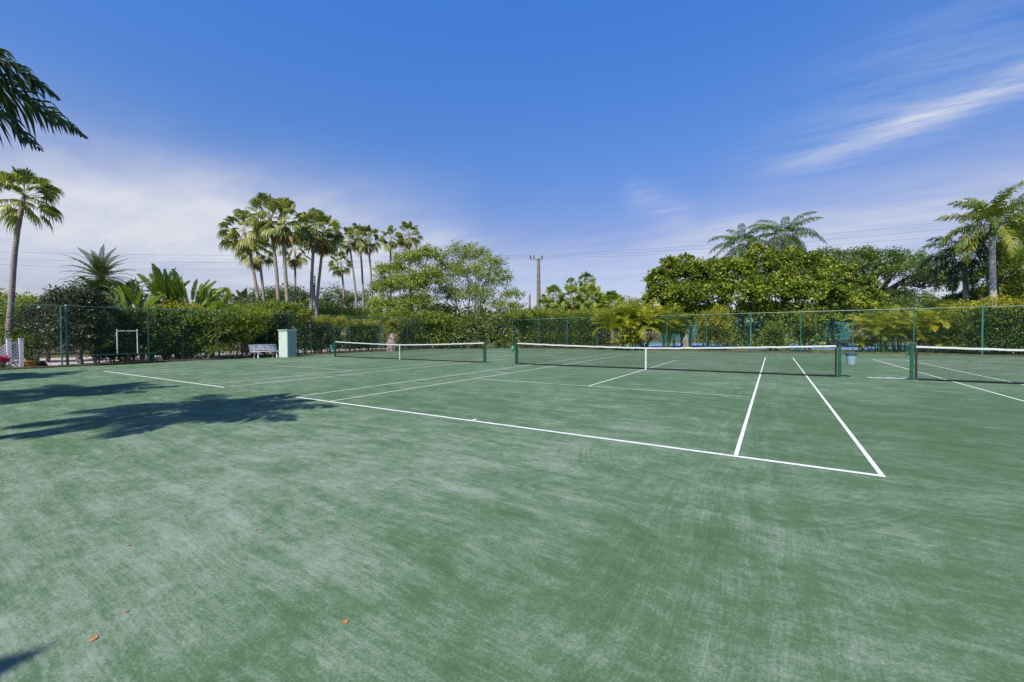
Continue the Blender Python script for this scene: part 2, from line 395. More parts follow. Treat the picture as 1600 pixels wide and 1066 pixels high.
def feather_frond(V, Fc, T, org, az, el, Ln, bend, nl, ll, lw, plum=.35, hang=.5, segs=2, base=.16, rach=.02, twist=0, curl=1.6):
    K = 14; ds = Ln/K; p = np.array(org, float); pts = [p.copy()]; tan = []
    for k in range(K):
        s = k/K; e = el-bend*(s**curl)*1.0-bend*.25*s
        d = np.array([math.cos(az)*math.cos(e), math.sin(az)*math.cos(e), math.sin(e)]); tan.append(d); p = p+d*ds; pts.append(p.copy())
    tan.append(tan[-1]); pts = np.array(pts); tan = np.array(tan)
    tt = rng.random()*.5+.15
    def push(q, faces, tv):
        k = len(V); V.extend(q); Fc.extend([tuple(i+k for i in g) for g in faces]); T.extend([tv]*len(q))
    # rachis as a thin three-sided stem
    ring = []
    for i in range(K+1):
        a = tan[i]; s = np.cross(a, (0, 0, 1.)); s = s/(np.linalg.norm(s)+1e-6); n = np.cross(s, a); r = rach*(1-.85*i/K)
        ring += [pts[i]+s*r, pts[i]-s*r, pts[i]-n*r*1.2]
    fc = []
    for i in range(K):
        for j in range(3): fc.append((i*3+j, i*3+(j+1) % 3, i*3+3+(j+1) % 3, i*3+3+j))
    push(ring, fc, min(1, tt+.35))
    S = np.linspace(base, 1, nl)
    for q in S:
        f = q*K; i = min(K-1, int(f)); P = pts[i]+(pts[i+1]-pts[i])*(f-i); a = tan[i]
        s = np.cross(a, (0, 0, 1.)); s = s/(np.linalg.norm(s)+1e-6); n = np.cross(s, a)
        prof = math.sin(math.pi*min(1, .18+.82*q**.8))**.6*(1 if q < .8 else 1-.5*(q-.8)/.2)
        for sd in (-1, 1):
            r = rng.normal()*plum+twist
            sv = s*sd*math.cos(r)+n*math.sin(r+.18)
            fw = .45+.6*q
            d = sv+a*fw; d /= np.linalg.norm(d); l = ll*prof*(.85+.3*rng.random())
            wv = a*lw*.5
            dn = np.array([0, 0, -1.])
            p0 = P; p1 = P+d*l*.5+dn*l*hang*.16; p2 = P+d*l*.9*(1-hang*.25)+dn*l*hang*.62
            push([p0-wv*.5, p0+wv*.5, p1+wv, p1-wv, p2], [(0, 1, 2, 3), (3, 2, 4)], float(np.clip(tt+rng.normal()*.15, 0, 1)))
def feather_palm(label, base, top, Ln, rtr, nf=18, nl=46, ll=.6, lw=.05, group=None, name='feather_palm', cat='palm', mat='coco', elr=(78, -35), bend=1.3,
                 plum=.35, hang=.5, shaft=0, trunk='fantrunk', bulge=1.0, wob=.12, az0=0, fr_list=None, rach=.025):
    x, y = base; t = empty(name, x, y); tag(t, label, cat, group)
    lean = (top[0]-x, top[1]-y); H = top[2]
    c = curve_pts(0, 0, lean, H, 10, wob); mb = MB()
    rad = [rtr*(1.3 if i == 0 else 1.0+(bulge-1)*math.sin(math.pi*i/9)-.22*i/9) for i in range(10)]
    mb.tube(c, rad, 12); mb.build('trunk', MT[trunk], t, True)
    o = c[-1].copy()
    if shaft:
        mb = MB(); mb.tube([o-[0, 0, .05], o+[0, 0, shaft*.2], o+[0, 0, shaft*.6], o+[0, 0, shaft]], [rtr*.80, rtr*.95, rtr*.7, rtr*.3], 12)
        mb.build('crownshaft', MT['shaft'], t, True); o = o+np.array([0, 0, shaft*.9])
    V, Fc, T = [], [], []
    if fr_list is None:
        fr_list = []
        for i in range(nf):
            fr = (i+.5)/nf; fr_list.append((az0+i*2.39996+rng.normal()*.15, R(elr[0]-(elr[0]-elr[1])*fr), Ln*(.85+.25*rng.random()), bend*(.75+.5*rng.random())))
    for az, el, ln, bd in fr_list:
        feather_frond(V, Fc, T, o, az, el, ln, bd, nl, ll, lw, plum, hang, rach=rach)
    mkobj('crown', np.array(V), Fc, MT[mat], t, T)
    return t
def areca(label, x, y, H, rad, nst=10, mat='areca', group=None, name='areca_palm', nl=26, spread=.5):
    t = empty(name, x, y); tag(t, label, 'palm', group)
    mb = MB(); V, Fc, T = [], [], []
    for i in range(nst):
        a = rng.random()*6.28; r = spread*math.sqrt(rng.random()); b = np.array([r*math.cos(a), r*math.sin(a), 0])
        hh = H*rng.uniform(.25, .62); tp = b+np.array([math.cos(a)*r*.8, math.sin(a)*r*.8, hh])
        mb.tube([b-[0, 0, .05], (b+tp)/2, tp], [.04, .03, .025], 6)
        for k in range(7):
            feather_frond(V, Fc, T, tp, a+k*2.4+rng.normal()*.4, R(rng.uniform(25, 82)), rad*rng.uniform(.8, 1.25), rng.uniform(.9, 1.8), int(nl*1.2), rad*.30, .045, .12, .35, base=.22, rach=.012)
    mb.build('stem', MT['shaft'], t); mkobj('frond', np.array(V), Fc, MT[mat], t, T)
    return t
def paddle(V, Fc, T, org, d, lp, Lb, wb, bend=.5, tear=.25):
    up = np.array([0, 0, 1.]); a = unit(np.array(d, float)); p = np.array(org, float)
    s = np.cross(a, up); s = s/(np.linalg.norm(s)+1e-6); th = rng.random()*3.14; n = np.cross(s, a); s = s*math.cos(th)+n*math.sin(th)
    tt = rng.random()*.5+.25
    def push(q, faces, tv):
        k = len(V); V.extend(q); Fc.extend([tuple(i+k for i in g) for g in faces]); T.extend([tv]*len(q))
    e = p+a*lp; push([p-s*.04, p+s*.04, e+s*.025, e-s*.025], [(0, 1, 2, 3)], .8)
    K = 16; cur = e; dirv = a.copy(); out = unit(np.array([a[0], a[1], 0])+1e-6)
    for k in range(K):
        f = k/K; w = wb*math.sin(math.pi*(.12+.85*f))**.6; nx = cur+dirv*Lb/K; nrm = np.cross(s, dirv)
        f1 = (k+1)/K; w1 = wb*max(.0, math.sin(math.pi*min(1, .12+.85*f1)))**.6
        for sd in (-1, 1):
            g = 1 if rng.random() > tear else rng.uniform(.45, .8); sw = s*sd
            push([cur, nx+(0 if g == 1 else -1)*dirv*Lb/K*.15, nx+sw*w1*g+dirv*Lb/K*.5+nrm*.12*w+up*(-.12*w*rng.random()), cur+sw*w+dirv*Lb/K*(.65 if g < 1 else .5)+nrm*.12*w], [(0, 1, 2, 3)],
                 float(np.clip(tt+rng.normal()*.08, 0, 1)))
        dirv = unit(dirv+(out*.6-up)*bend*f*.12); cur = nx
def paddle_plant(label, x, y, specs, mat='paddle', name='traveller_palm', group=None):
    t = empty(name, x, y); tag(t, label, 'plant', group)
    V, Fc, T = [], [], []; mb = MB()
    for (bx, by, hz, n, lp, Lb, wb, spread) in specs:
        mb.tube([(bx, by, -.05), (bx, by, hz*.5), (bx, by, hz)], [.14, .12, .09], 8)
        pa = rng.random()*3.14
        for i in range(n):
            f = (i+.5)/n*2-1; el = R(84-spread*abs(f)); az = pa+(0 if f > 0 else math.pi)+rng.normal()*.35
            paddle(V, Fc, T, (bx, by, hz), (math.cos(az)*math.cos(el), math.sin(az)*math.cos(el), math.sin(el)), lp*rng.uniform(.8, 1.1), Lb*rng.uniform(.85, 1.15), wb*rng.uniform(.7, 1.0), .2+.5*abs(f), .45)
    mb.build('stem', MT['greybark'], t); mkobj('leaf', np.array(V), Fc, MT[mat], t, T)
    return t

# ------------------------------------------------------------------ the setting: ground, court surface, lines
def sheet(name, x0, x1, y0, y1, z, mat):
    return tag(MB().add([(x0,y0,z),(x1,y0,z),(x1,y1,z),(x0,y1,z)], [(0,1,2,3)]).build(name, mat), kind='structure')

m, nt, b = newmat('ground_soil_grass'); p = geo(nt)
f1 = noise(nt, p, .25, 6, .6); f2 = noise(nt, p, 9, 5, .7)
g = ramp(nt, mathn(nt, 'ADD', mathn(nt, 'MULTIPLY', f1, .6), mathn(nt, 'MULTIPLY', f2, .4)), [(.38, (.09,.065,.04)), (.52, (.10,.09,.035)), (.62, (.09,.13,.03))])
L(nt, g.outputs[0], b.inputs['Base Color']); b.inputs['Roughness'].default_value = .95; b.inputs['Specular IOR Level'].default_value = .05
sheet('ground', -1500, 1500, -1500, 1500, -.03, m)

# clay court
m, nt, b = newmat('green_clay'); p = geo(nt)
def clay(nt, p):
    wv = nt.nodes.new('ShaderNodeTexNoise'); wv.inputs['Scale'].default_value = .35; wv.inputs['Detail'].default_value = 3; L(nt, p, wv.inputs['Vector'])
    vs = nt.nodes.new('ShaderNodeVectorMath'); vs.operation = 'MULTIPLY_ADD'; L(nt, wv.outputs['Color'], vs.inputs[0]); vs.inputs[1].default_value = (.5, .5, 0); L(nt, p, vs.inputs[2])
    q = vs.outputs[0]
    sp_ = nt.nodes.new('ShaderNodeSeparateXYZ'); L(nt, q, sp_.inputs[0]); X_, Y_ = sp_.outputs[0], sp_.outputs[1]
    # drag-mat lanes: swept along the baseline at left, along the sidelines at right
    mB = mathn(nt, 'MULTIPLY', mathn(nt, 'MULTIPLY_ADD', mathn(nt, 'MULTIPLY_ADD', noise(nt, p, .5, 3), 2.0, X_), 1.6, -15.6, True), mathn(nt, 'MULTIPLY_ADD', mathn(nt, 'MULTIPLY_ADD', noise(nt, p, .7, 3), 2.0, X_), -1.2, 14.6, True)); mA = mathn(nt, 'SUBTRACT', 1.0, mB)
    def both(fa, fb): return mathn(nt, 'ADD', mathn(nt, 'MULTIPLY', fa, mA), mathn(nt, 'MULTIPLY', fb, mB))
    fine = both(noise(nt, mapping(nt, q, (0,0,R(2)), (3.0,48,1)), 1.0, 5, .8), noise(nt, mapping(nt, q, (0,0,R(-2)), (48,3.0,1)), 1.0, 5, .8))
    lane = both(noise(nt, mapping(nt, q, (0,0,R(3)), (.5,7,1)), 1.0, 4, .6), noise(nt, mapping(nt, q, (0,0,R(-3)), (7,.5,1)), 1.0, 4, .6))
    patch = mathn(nt, 'ADD', mathn(nt, 'MULTIPLY', noise(nt, mapping(nt, q, (0,0,R(6)), (.7,1.3,1)), 1.5, 11, .72), .6), mathn(nt, 'MULTIPLY', noise(nt, mapping(nt, q, (0,0,R(12)), (1.0,2.0,1)), 3.2, 9, .76), .4))
    d = nt.nodes.new('ShaderNodeVectorMath'); d.operation = 'DISTANCE'; L(nt, p, d.inputs[0]); d.inputs[1].default_value = (9.5, -.3, 0)
    rr = mathn(nt, 'ADD', d.outputs['Value'], mathn(nt, 'MULTIPLY', noise(nt, p, .8, 2), .25))
    c = nt.nodes.new('ShaderNodeCombineXYZ'); L(nt, rr, c.inputs[0])
    arc = noise(nt, c.outputs[0], 16, 4, .75)
    mC = mathn(nt, 'MULTIPLY', mathn(nt, 'MULTIPLY_ADD', rr, -1.8, 4.6, True), mathn(nt, 'MULTIPLY_ADD', noise(nt, p, .8, 2), 7, -3.0, True))
    s_ = mathn(nt, 'ADD', mathn(nt, 'MULTIPLY', fine, mathn(nt, 'SUBTRACT', 1.0, mC)), mathn(nt, 'MULTIPLY', arc, mC))
    big = noise(nt, p, .2, 3, .5)
    grain = noise(nt, p, 58, 5, .85)
    # dustier clay in front at left, darker patch right of the doubles line
    dl = nt.nodes.new('ShaderNodeVectorMath'); dl.operation = 'DISTANCE'; L(nt, p, dl.inputs[0]); dl.inputs[1].default_value = (4.6, -4.2, 0)
    dust = mathn(nt, 'MULTIPLY_ADD', dl.outputs['Value'], -.25, 1.05, True)
    dr = nt.nodes.new('ShaderNodeVectorMath'); dr.operation = 'DISTANCE'; L(nt, p, dr.inputs[0]); dr.inputs[1].default_value = (12.4, 4.5, 0)
    dark_patch = mathn(nt, 'MULTIPLY_ADD', dr.outputs['Value'], -.22, 1.1, True)
    mid = noise(nt, mapping(nt, q, (0,0,R(5)), (1.0,1.5,1)), 9.0, 7, .80)
    tot = mathn(nt, 'MULTIPLY', patch, .44)
    for a, w in ((mid, .20), (lane, .12), (big, .12), (s_, .17), (grain, .30), (dust, .035), (dark_patch, -.035)): tot = mathn(nt, 'MULTIPLY_ADD', a, w, tot)
    return tot, grain
tot, grain = clay(nt, p)
g = ramp(nt, tot, [(.604, (.055,.103,.049)), (.666, (.080,.139,.072)), (.712, (.138,.196,.132)), (.792, (.238,.285,.234))])
sp = noise(nt, p, 260, 2, .8)
gc = mixc(nt, mathn(nt, 'MULTIPLY_ADD', sp, 14, -9.6, True), g.outputs[0], (.42,.48,.42))
# browner, leaf-stained edge along the west fence
x = nt.nodes.new('ShaderNodeSeparateXYZ'); L(nt, p, x.inputs[0])
ed = mathn(nt, 'MULTIPLY', mathn(nt, 'MULTIPLY_ADD', x.outputs[0], -.9, -16.9, True), mathn(nt, 'MULTIPLY_ADD', noise(nt, p, 1.6, 5), 3, -1.0, True))
gc = mixc(nt, mathn(nt, 'MULTIPLY', ed, .5), gc, (.12,.13,.09))
L(nt, gc, b.inputs['Base Color']); b.inputs['Roughness'].default_value = .92; b.inputs['Specular IOR Level'].default_value = .12
bp = nt.nodes.new('ShaderNodeBump'); bp.inputs['Strength'].default_value = .35; bp.inputs['Distance'].default_value = .006
L(nt, mathn(nt, 'ADD', noise(nt, p, 90, 4, .8), mathn(nt, 'MULTIPLY', tot, .6)), bp.inputs['Height']); L(nt, bp.outputs[0], b.inputs['Normal'])
sheet('court_surface', -19.9, 48, -30, 30.6, 0, m)

m, nt, b = newmat('line_tape'); p = geo(nt)
w = noise(nt, p, 5, 6, .75); w2 = noise(nt, p, 60, 4, .8)
f = mathn(nt, 'MULTIPLY_ADD', mathn(nt, 'ADD', mathn(nt, 'MULTIPLY', w, .6), mathn(nt, 'MULTIPLY', w2, .4)), 5.5, -2.65, True)
L(nt, mixc(nt, f, (.66,.68,.63), (.33,.42,.34)), b.inputs['Base Color']); b.inputs['Roughness'].default_value = .8
mline = m
def court_lines(ox, names):
    mb = MB()
    def ln(x0, y0, x1, y1): mb.add([(ox+x0,y0,.005),(ox+x1,y0,.005),(ox+x1,y1,.005),(ox+x0,y1,.005)], [(0,1,2,3)])
    a = .024; Wd, Ln = 10.97, 23.77
    ln(-a, -a, Wd+a, .045); ln(-a, Ln-.055, Wd+a, Ln+a)
    for x in (0, 1.37, 9.6, Wd): ln(x-a, .055, x+a, Ln-.055)
    for y in (5.485, 18.285): ln(1.37+a, y-a*.8, 9.6-a-.03, y+a*.8)
    ln(5.485-a, 5.485+a, 5.485+a, 18.285-a); ln(5.485-a, .055, 5.485+a, .17); ln(5.485-a, Ln-.17, 5.485+a, Ln-.055)
    return tag(mb.build(names, mline), kind='structure')
LX, RX = -14.669, 14.579
for ox in (0, LX, RX): court_lines(ox, 'court_lines')

# low mossy kerb under the west fence, pavement, verge
kerb = MB()
for i in range(60):
    y0 = -20+i*.86; y1 = y0+.86; kerb.box((-20.32+rng.normal()*.01, y0, -.05), (-19.88+rng.normal()*.012, y1-.004, .075+rng.random()*.02), .015)
m, nt, b = newmat('mossy_kerb'); p = geo(nt)
g = ramp(nt, noise(nt, p, 7, 6, .75), [(.35, (.035,.03,.02)), (.5, (.09,.08,.045)), (.6, (.07,.09,.03)), (.72, (.19,.15,.09))]); L(nt, g.outputs[0], b.inputs['Base Color']); b.inputs['Roughness'].default_value = .95
tag(kerb.build('kerb', m), kind='structure')
m, nt, b = newmat('pink_pavement'); p = geo(nt)
g = ramp(nt, noise(nt, p, 1.4, 7, .7), [(.3, (.30,.24,.22)), (.6, (.46,.38,.36)), (.8, (.52,.45,.43))]); L(nt, g.outputs[0], b.inputs['Base Color']); b.inputs['Roughness'].default_value = .9
sheet('driveway', -33, -21.6, -40, 34, .004, m)
m, nt, b = newmat('verge_grass'); p = geo(nt)
g = ramp(nt, noise(nt, p, 2.2, 8, .75), [(.36, (.13,.085,.05)), (.46, (.12,.10,.035)), (.56, (.10,.14,.025)), (.7, (.18,.20,.04))]); L(nt, g.outputs[0], b.inputs['Base Color']); b.inputs['Roughness'].default_value = .95
sheet('verge', -19.9, 48, 30.604, 36.2, .004, m)
mw = MB(); yy = 30.6
for i in range(34): mw.box((-19.8+i*2, yy, -.04), (-17.81+i*2, yy+.12, .05+rng.random()*.01), .01)
tag(mw.build('kerb', simple('dark_kerb', (.10,.075,.055), .9, .4, 4)), kind='structure')
m, nt, b = newmat('grass_blade'); 
# grass tufts on the verge
n = 42000; gx = rng.uniform(-19, 42, n); gy = 30.8+rng.random(n)*5.0; C = np.stack([gx, gy, np.zeros(n)], 1)
k = (np.sin(gx*1.3+gy*2)+np.sin(gx*.53)*1.2+rng.normal(size=n)*.5) > -.1
C = C[k]; n = len(C)
v, f, ti = leaves(C, np.tile([0, 0, 1.], (n, 1)), .09, .16, 0, 1.2)
tag(mkobj('grass', v, f, MT['lime'], None, ti), 'short patchy grass on the verge behind the back fence', 'grass', kind='stuff')
# leaf litter along the west kerb
n = 5200; C = np.stack([-20.15+rng.normal(size=n)*.22, rng.uniform(-8, 27, n), .085+rng.random(n)*.02], 1)
C[:, 2] = np.where((C[:, 0] < -20.3) | (C[:, 0] > -19.9), .012, C[:, 2])
v, f, ti = leaves(C, np.tile([0, 0, .1], (n, 1)), .06, .5, 2.5, .1)
tag(mkobj('leaf_litter', v, f, MT['dead'], None, ti), 'brown leaf litter strewn along the kerb by the left fence', 'leaves', kind='stuff')
n = 9000; C = np.stack([rng.uniform(-24, -20.4, n), rng.uniform(3, 30, n), .01+rng.random(n)*.03], 1)
v, f, ti = leaves(C, np.tile([0, 0, .1], (n, 1)), .09, .5, 2.5, .1)
tag(mkobj('leaf_mulch', v, f, MT['dead'], None, ti), 'brown fallen leaves lying under the hedges at left', 'leaves', kind='stuff')
sheet('planting_bed', -24.2, -20.33, 2.2, 31, .008, MT['soil'])

# loose fallen leaves on the near court
for (px, py, lab, s) in ((8.06, -4.39, 'orange fallen leaf on the clay, nearest the middle of the court foreground', .020), (7.08, -5.14, 'orange curled leaf lying alone beside the bottom left palm shadow', .024),
                         (6.95, -4.98, 'tiny tan leaf scrap just behind the orange curled leaf', .012), (6.0, -4.72, 'small brown leaf scrap farthest left on the near clay', .016), (6.55, -4.1, 'small brown leaf on the near clay, farthest back of the scraps', .016)):
    mb = MB(); a = rng.random()*6; ca, sa = math.cos(a), math.sin(a)
    P = [(-1, 0, .08), (-.35, .75, .35), (.45, .6, .22), (1, .1, .15), (.3, -.6, .12), (-.4, -.7, .2), (0, 0, .06)]
    pts = [((q[0]*ca-q[1]*sa)*s, (q[0]*sa+q[1]*ca)*s, .004+q[2]*s*.6) for q in P]
    pts2 = [(q[0], q[1], q[2]-.002) for q in pts]
    mb.add(pts+pts2, [(0,1,6),(1,2,6),(2,3,6),(3,4,6),(4,5,6),(5,0,6),(8,7,13),(9,8,13),(10,9,13),(11,10,13),(12,11,13),(7,12,13)]+[(i, i+7, (i+1) % 6+7, (i+1) % 6) for i in range(6)])
    tag(mb.build('fallen_leaf', MT['orangeleaf'], None, False, (px, py, 0)), lab, 'leaf', 'fallen leaves on the near clay')

# ------------------------------------------------------------------ nets
def prism(mbv, mbf, a, b, r, side):
    a = np.array(a, float); b = np.array(b, float); t = (b-a)/np.linalg.norm(b-a); s = unit(np.cross(t, side)); n = np.cross(t, s)
    k = len(mbv)
    for p in (a, b): mbv.extend([p+s*r, p-s*r*.5+n*r*.87, p-s*r*.5-n*r*.87])
    mbf.extend([(k, k+1, k+4, k+3), (k+1, k+2, k+5, k+4), (k+2, k, k+3, k+5)])
def net(ox, label, bucket=None, tied=False):
    t = empty('tennis_net', ox+5.485, 11.885); tag(t, label, 'tennis net', 'nets across the green clay courts')
    H0, H1, Wn = .914, 1.07, 6.30
    zt = lambda x: H0+(H1-H0)*(abs(x)/Wn)**1.4
    zb = lambda x: .02+.01*math.sin(x*3)
    V, Fc = [], []; xs = np.arange(-Wn, Wn+.001, .045)
    for x in xs: prism(V, Fc, (x, 0, zb(x)), (x, 0, zt(x)-.03), .0019, (0, 1, 0))
    for j in range(22):
        q = j/21; pts = np.linspace(-Wn, Wn, 25)
        for i in range(24):
            a, c = pts[i], pts[i+1]
            prism(V, Fc, (a, 0, zb(a)+(zt(a)-.04-zb(a))*q), (c, 0, zb(c)+(zt(c)-.04-zb(c))*q), .0022 if j else .006, (0, 1, 0))
            if False and j % 1 == 0: prism(V, Fc, (a, .012, zb(a)+(zt(a)-.04-zb(a))*(q-.02)), (c, .012, zb(c)+(zt(c)-.04-zb(c))*(q-.02)), .0022, (0, 1, 0))
    mkobj('net_mesh', np.array(V), Fc, MT['cord'], t)
    mb = MB(); xs = np.linspace(-Wn, Wn, 61); V = []
    for x in xs:
        z = zt(x)+.004*math.sin(x*9)+.003*math.sin(x*23)
        V += [(x, -.012, z-.056), (x, -.009, z+.002), (x, .009, z+.002), (x, .012, z-.056)]
    F2 = []
    for i in range(60):
        for j in range(4): F2.append((i*4+j, i*4+(j+1) % 4, i*4+4+(j+1) % 4, i*4+4+j))
    mkobj('headband', np.array(V), F2+[(0, 3, 2, 1), (240, 241, 242, 243)], MT['band'], t)
    MB().box((-Wn+.04, -.006, .004), (Wn-.04, .006, .050)).build('bunched_foot_shade', MT['cord'], t)  # black strip stands in for bunched netting and the shadow along its foot
    MB().box((-.032, -.02, .0), (.032, -.0135, H0+.006), .001).box((-.032, .0135, 0), (.032, .02, H0+.006), .001).box((-.032, -.02, H0+.007), (.032, .02, H0+.012)).build('centre_strap', MT['band'], t)
    for sd in (-1, 1):
        MB().box((sd*Wn-.03, -.012, .03), (sd*Wn+.03, .012, H1-.07), .004).build('side_band', MT['sideband'], t)
        pm = MB(); x = sd*(Wn+.10)
        pm.box((x-.042, -.042, -.02), (x+.042, .042, H1+.03), .012)
        po = pm.build('post', MT['net_green'], t)
        MB().box((x-.047, -.047, H1+.031), (x+.047, .047, H1+.05), .006).build('post_cap', MT['black'], po)
        MB().tube([(x-sd*.05, 0, H1-.015), (sd*Wn-.02, 0, H1-.02)], .006, 6).build('cable', MT['cord'], t)
        if sd == -1:
            cr = MB(); cr.box((x-.085, -.04, H1-.30), (x-.051, .04, H1-.12), .008); cr.tube([(x-.085, 0, H1-.2), (x-.13, 0, H1-.2)], .012, 8); cr.tube([(x-.125, 0, H1-.2), (x-.125, -.02, H1-.36)], .01, 8); cr.build('winch', MT['net_green'], po)
    return t
net(0, 'long tennis net across the nearest court, with a green cloth on its left post')
net(LX, 'smaller looking tennis net on the far left court, with grey hedge behind it')
net(RX, 'tennis net cut by the right edge of the photo, with pale mats beside its post')

def bucket(label, x, y, z, col, rim, r=.15, h=.36):
    t = empty('waste_bucket', x, y, z); tag(t, label, 'bucket')
    nb = 20; V = []; Fc = []
    prof = [(r*.72, 0), (r*.74, .01), (r*.98, h-.03), (r, h), (r*.95, h), (r*.93, h-.03), (r*.70, .02), (0.001, .02)]
    for rr, zz in prof:
        for k in range(nb): a = 2*math.pi*k/nb; V.append((rr*math.cos(a), rr*math.sin(a), zz))
    for i in range(len(prof)-1):
        for k in range(nb): Fc.append((i*nb+k, i*nb+(k+1) % nb, (i+1)*nb+(k+1) % nb, (i+1)*nb+k))
    Fc.append(tuple(range(nb-1, -1, -1)))
    mkobj('bucket_body', np.array(V), Fc, col, t, smooth=False)
    V = []; Fc = []; prof = [(r*1.005, h-.055), (r*1.08, h-.05), (r*1.08, h+.012), (r*.94, h+.012), (r*.94, h+.001)]
    for rr, zz in prof:
        for k in range(nb): a = 2*math.pi*k/nb; V.append((rr*math.cos(a), rr*math.sin(a), zz))
    for i in range(len(prof)-1):
        for k in range(nb): Fc.append((i*nb+k, i*nb+(k+1) % nb, (i+1)*nb+(k+1) % nb, (i+1)*nb+k))
    mkobj('rim', np.array(V), Fc, rim, t)
    MB().tube([(-r*1.05, 0, h-.02), (-r*1.25, 0, h+.05), (-r*1.35, 0, h-.04)], .008, 6).build('hook', MT['black'], t)
    return t
bucket('blue grey waste bucket with navy rim on the right post of the middle net', 12.18, 11.885, .44, MT['bucket'], MT['bucketrim'])
bucket('teal waste bucket hung on the far left net post in front of the hedge', LX-1.2, 11.885, .45, MT['tealbucket'], MT['tealbucket'])
# green cloth knotted on the main net's left post
mb = MB(); cl = np.array([-1.02, 11.80, .78])
mb.tube([cl+[0, 0, -.16], cl+[-.03, 0, -.08], cl, cl+[.02, 0, .08], cl+[0, 0, .13]], [.02, .07, .09, .06, .02], 9)
mb.tube([cl+[-.06, 0, .0], cl+[-.13, 0, -.03], cl+[-.16, 0, -.10]], [.03, .035, .01], 7)
tag(mb.build('cloth', simple('green_cloth', (.05,.30,.16), .9, .25, 14), None, True), 'bunched green cloth tied to the left post of the middle net', 'cloth')
# pale mats on the clay between the middle net and the right net
for (x0, y0, w, d, rz, lab) in ((12.62, 12.0, .55, .36, .05, 'pale flat mat on the clay, left one of the two by the right net'), (13.14, 12.18, .50, .36, -.12, 'pale mat with one raised corner touching the right net post')):
    V = []; nx, ny = 12, 6
    for zc in (0, 1):
        for j in range(ny+1):
            for i in range(nx+1):
                q = i/nx; X = (q-.5)*w; Y = (j/ny-.5)*d; z = .006+.004*math.sin(i*1.1+j)+(.05*max(0, q-.65)/.35 if lab.startswith('pale mat') else .012*q)
                V.append((X*math.cos(rz)-Y*math.sin(rz), X*math.sin(rz)+Y*math.cos(rz), z+.008*zc))
    F2 = []; k = (nx+1)*(ny+1)
    for j in range(ny):
        for i in range(nx):
            q = j*(nx+1)+i; F2.append((q+k, q+1+k, q+nx+2+k, q+nx+1+k)); F2.append((q, q+nx+1, q+nx+2, q+1))
    for i in range(nx): F2.append((i, i+1, i+1+k, i+k)); q = ny*(nx+1)+i; F2.append((q+1, q, q+k, q+1+k))
    for j in range(ny): q = j*(nx+1); F2.append((q+nx+1, q, q+k, q+nx+1+k)); q += nx; F2.append((q, q+nx+1, q+nx+1+k, q+k))
    tag(mkobj('mat', np.array(V), F2, MT['slab'], None, None, False, (x0+w/2, y0, 0)), lab, 'mat', 'pale mats by the net post')

# ------------------------------------------------------------------ fences
def fence(label, p0, p1, posts, H, pr=.032, wr=.0022, cell=.06, midrail=None, veil=1.0, mat='wire', name='chain_link_fence', big=()):
    p0 = np.array(p0, float); p1 = np.array(p1, float); Ln = np.linalg.norm(p1-p0); d = (p1-p0)/Ln; nrm = np.array([d[1], -d[0]])
    t = empty(name, p0[0], p0[1]); tag(t, label, 'fence')
    D = np.array([d[0], d[1], 0]); Nn = np.array([nrm[0], nrm[1], 0]); UZ = np.array([0, 0, 1.])
    for i, s in enumerate(posts):
        r = pr*(1.5 if i in big else 1)
        mb = MB(); mb.tube([D*s+UZ*-.1, D*s+UZ*(H-.035)], r, 10); mb.tube([D*s+UZ*(H-.036), D*s+UZ*(H+.005), D*s+UZ*(H+.05), D*s+UZ*(H+.065)], [r*1.15, r*1.2, r*.8, r*.2], 10); mb.build('post', MT['green_post'], t, False)
    MB().tube([UZ*H, D*Ln+UZ*H], .021, 8).build('top_rail', MT['green_rail'], t)
    MB().tube([UZ*.06+Nn*.03, D*Ln+UZ*.06+Nn*.03], .006, 6).build('tension_wire', MT['wire'], t)
    if midrail: MB().tube([UZ*midrail, D*Ln+UZ*midrail], .018, 8).build('mid_rail', MT['green_rail'], t)
    V, Fc = [], []; hh = H-.08; o = Nn*.036
    st = cell*1.414; k = -hh
    while k < Ln:
        for sg in (1, -1):
            a0, a1 = k, k+hh; z0, z1 = .05, .05+hh
            if a0 < 0: z0 = .05-a0; a0 = 0
            if a1 > Ln: z1 = .05+hh-(a1-Ln); a1 = Ln
            if a1-a0 > .05:
                A = D*a0+UZ*(z0 if sg == 1 else .1+hh-z0)+o; Bq = D*a1+UZ*(z1 if sg == 1 else .1+hh-z1)+o
                prism(V, Fc, A, Bq, wr, Nn)
        k += st
    mkobj('wire_mesh', np.array(V), Fc, MT[mat], t)
    return t
WP = [-9.7, -6.5, -3.28, -.07, 3.14, 6.41, 9.63, 12.89, 16.35, 19.6, 22.8, 26.1, 29.4]
fence('green chain link fence along the left side of the courts before the hedges', (-20, -14), (-20, 31), [0]+[w+14 for w in WP], 3.06, pr=.036, wr=.0020, big=(4,))
xs = [atx for atx in np.linspace(-19.6, 48, 24)]
def xonY(u, Y):
    d = ray(u, 500); return CAMP[0]+d[0]*(Y-CAMP[1])/d[1]
BP = [xonY(u, 31.0) for u in (706, 738, 769, 801, 842, 886, 933, 985, 1042, 1104, 1173, 1251, 1333, 1428, 1535)]
BP += [BP[-1]+3.05*i for i in range(1, 9)]
fence('tall green chain link fence across the back of the courts', (BP[0], 31.0), (BP[-1], 31.0), [q-BP[0] for q in BP], 2.98, pr=.034, wr=.0021, cell=.06, big=(0, 3, 10, 14))
# short second post beside the thick post at far left
mb = MB(); mb.tube([(0, 0, -.1), (0, 0, 2.98), (0, 0, 3.04)], [.034, .034, .02], 10)
tag(mb.build('fence_post', MT['green_post'], None, False, (-19.93, -.27, 0)), 'separate green gate post standing close beside the thick fence post near the lattice', 'post')

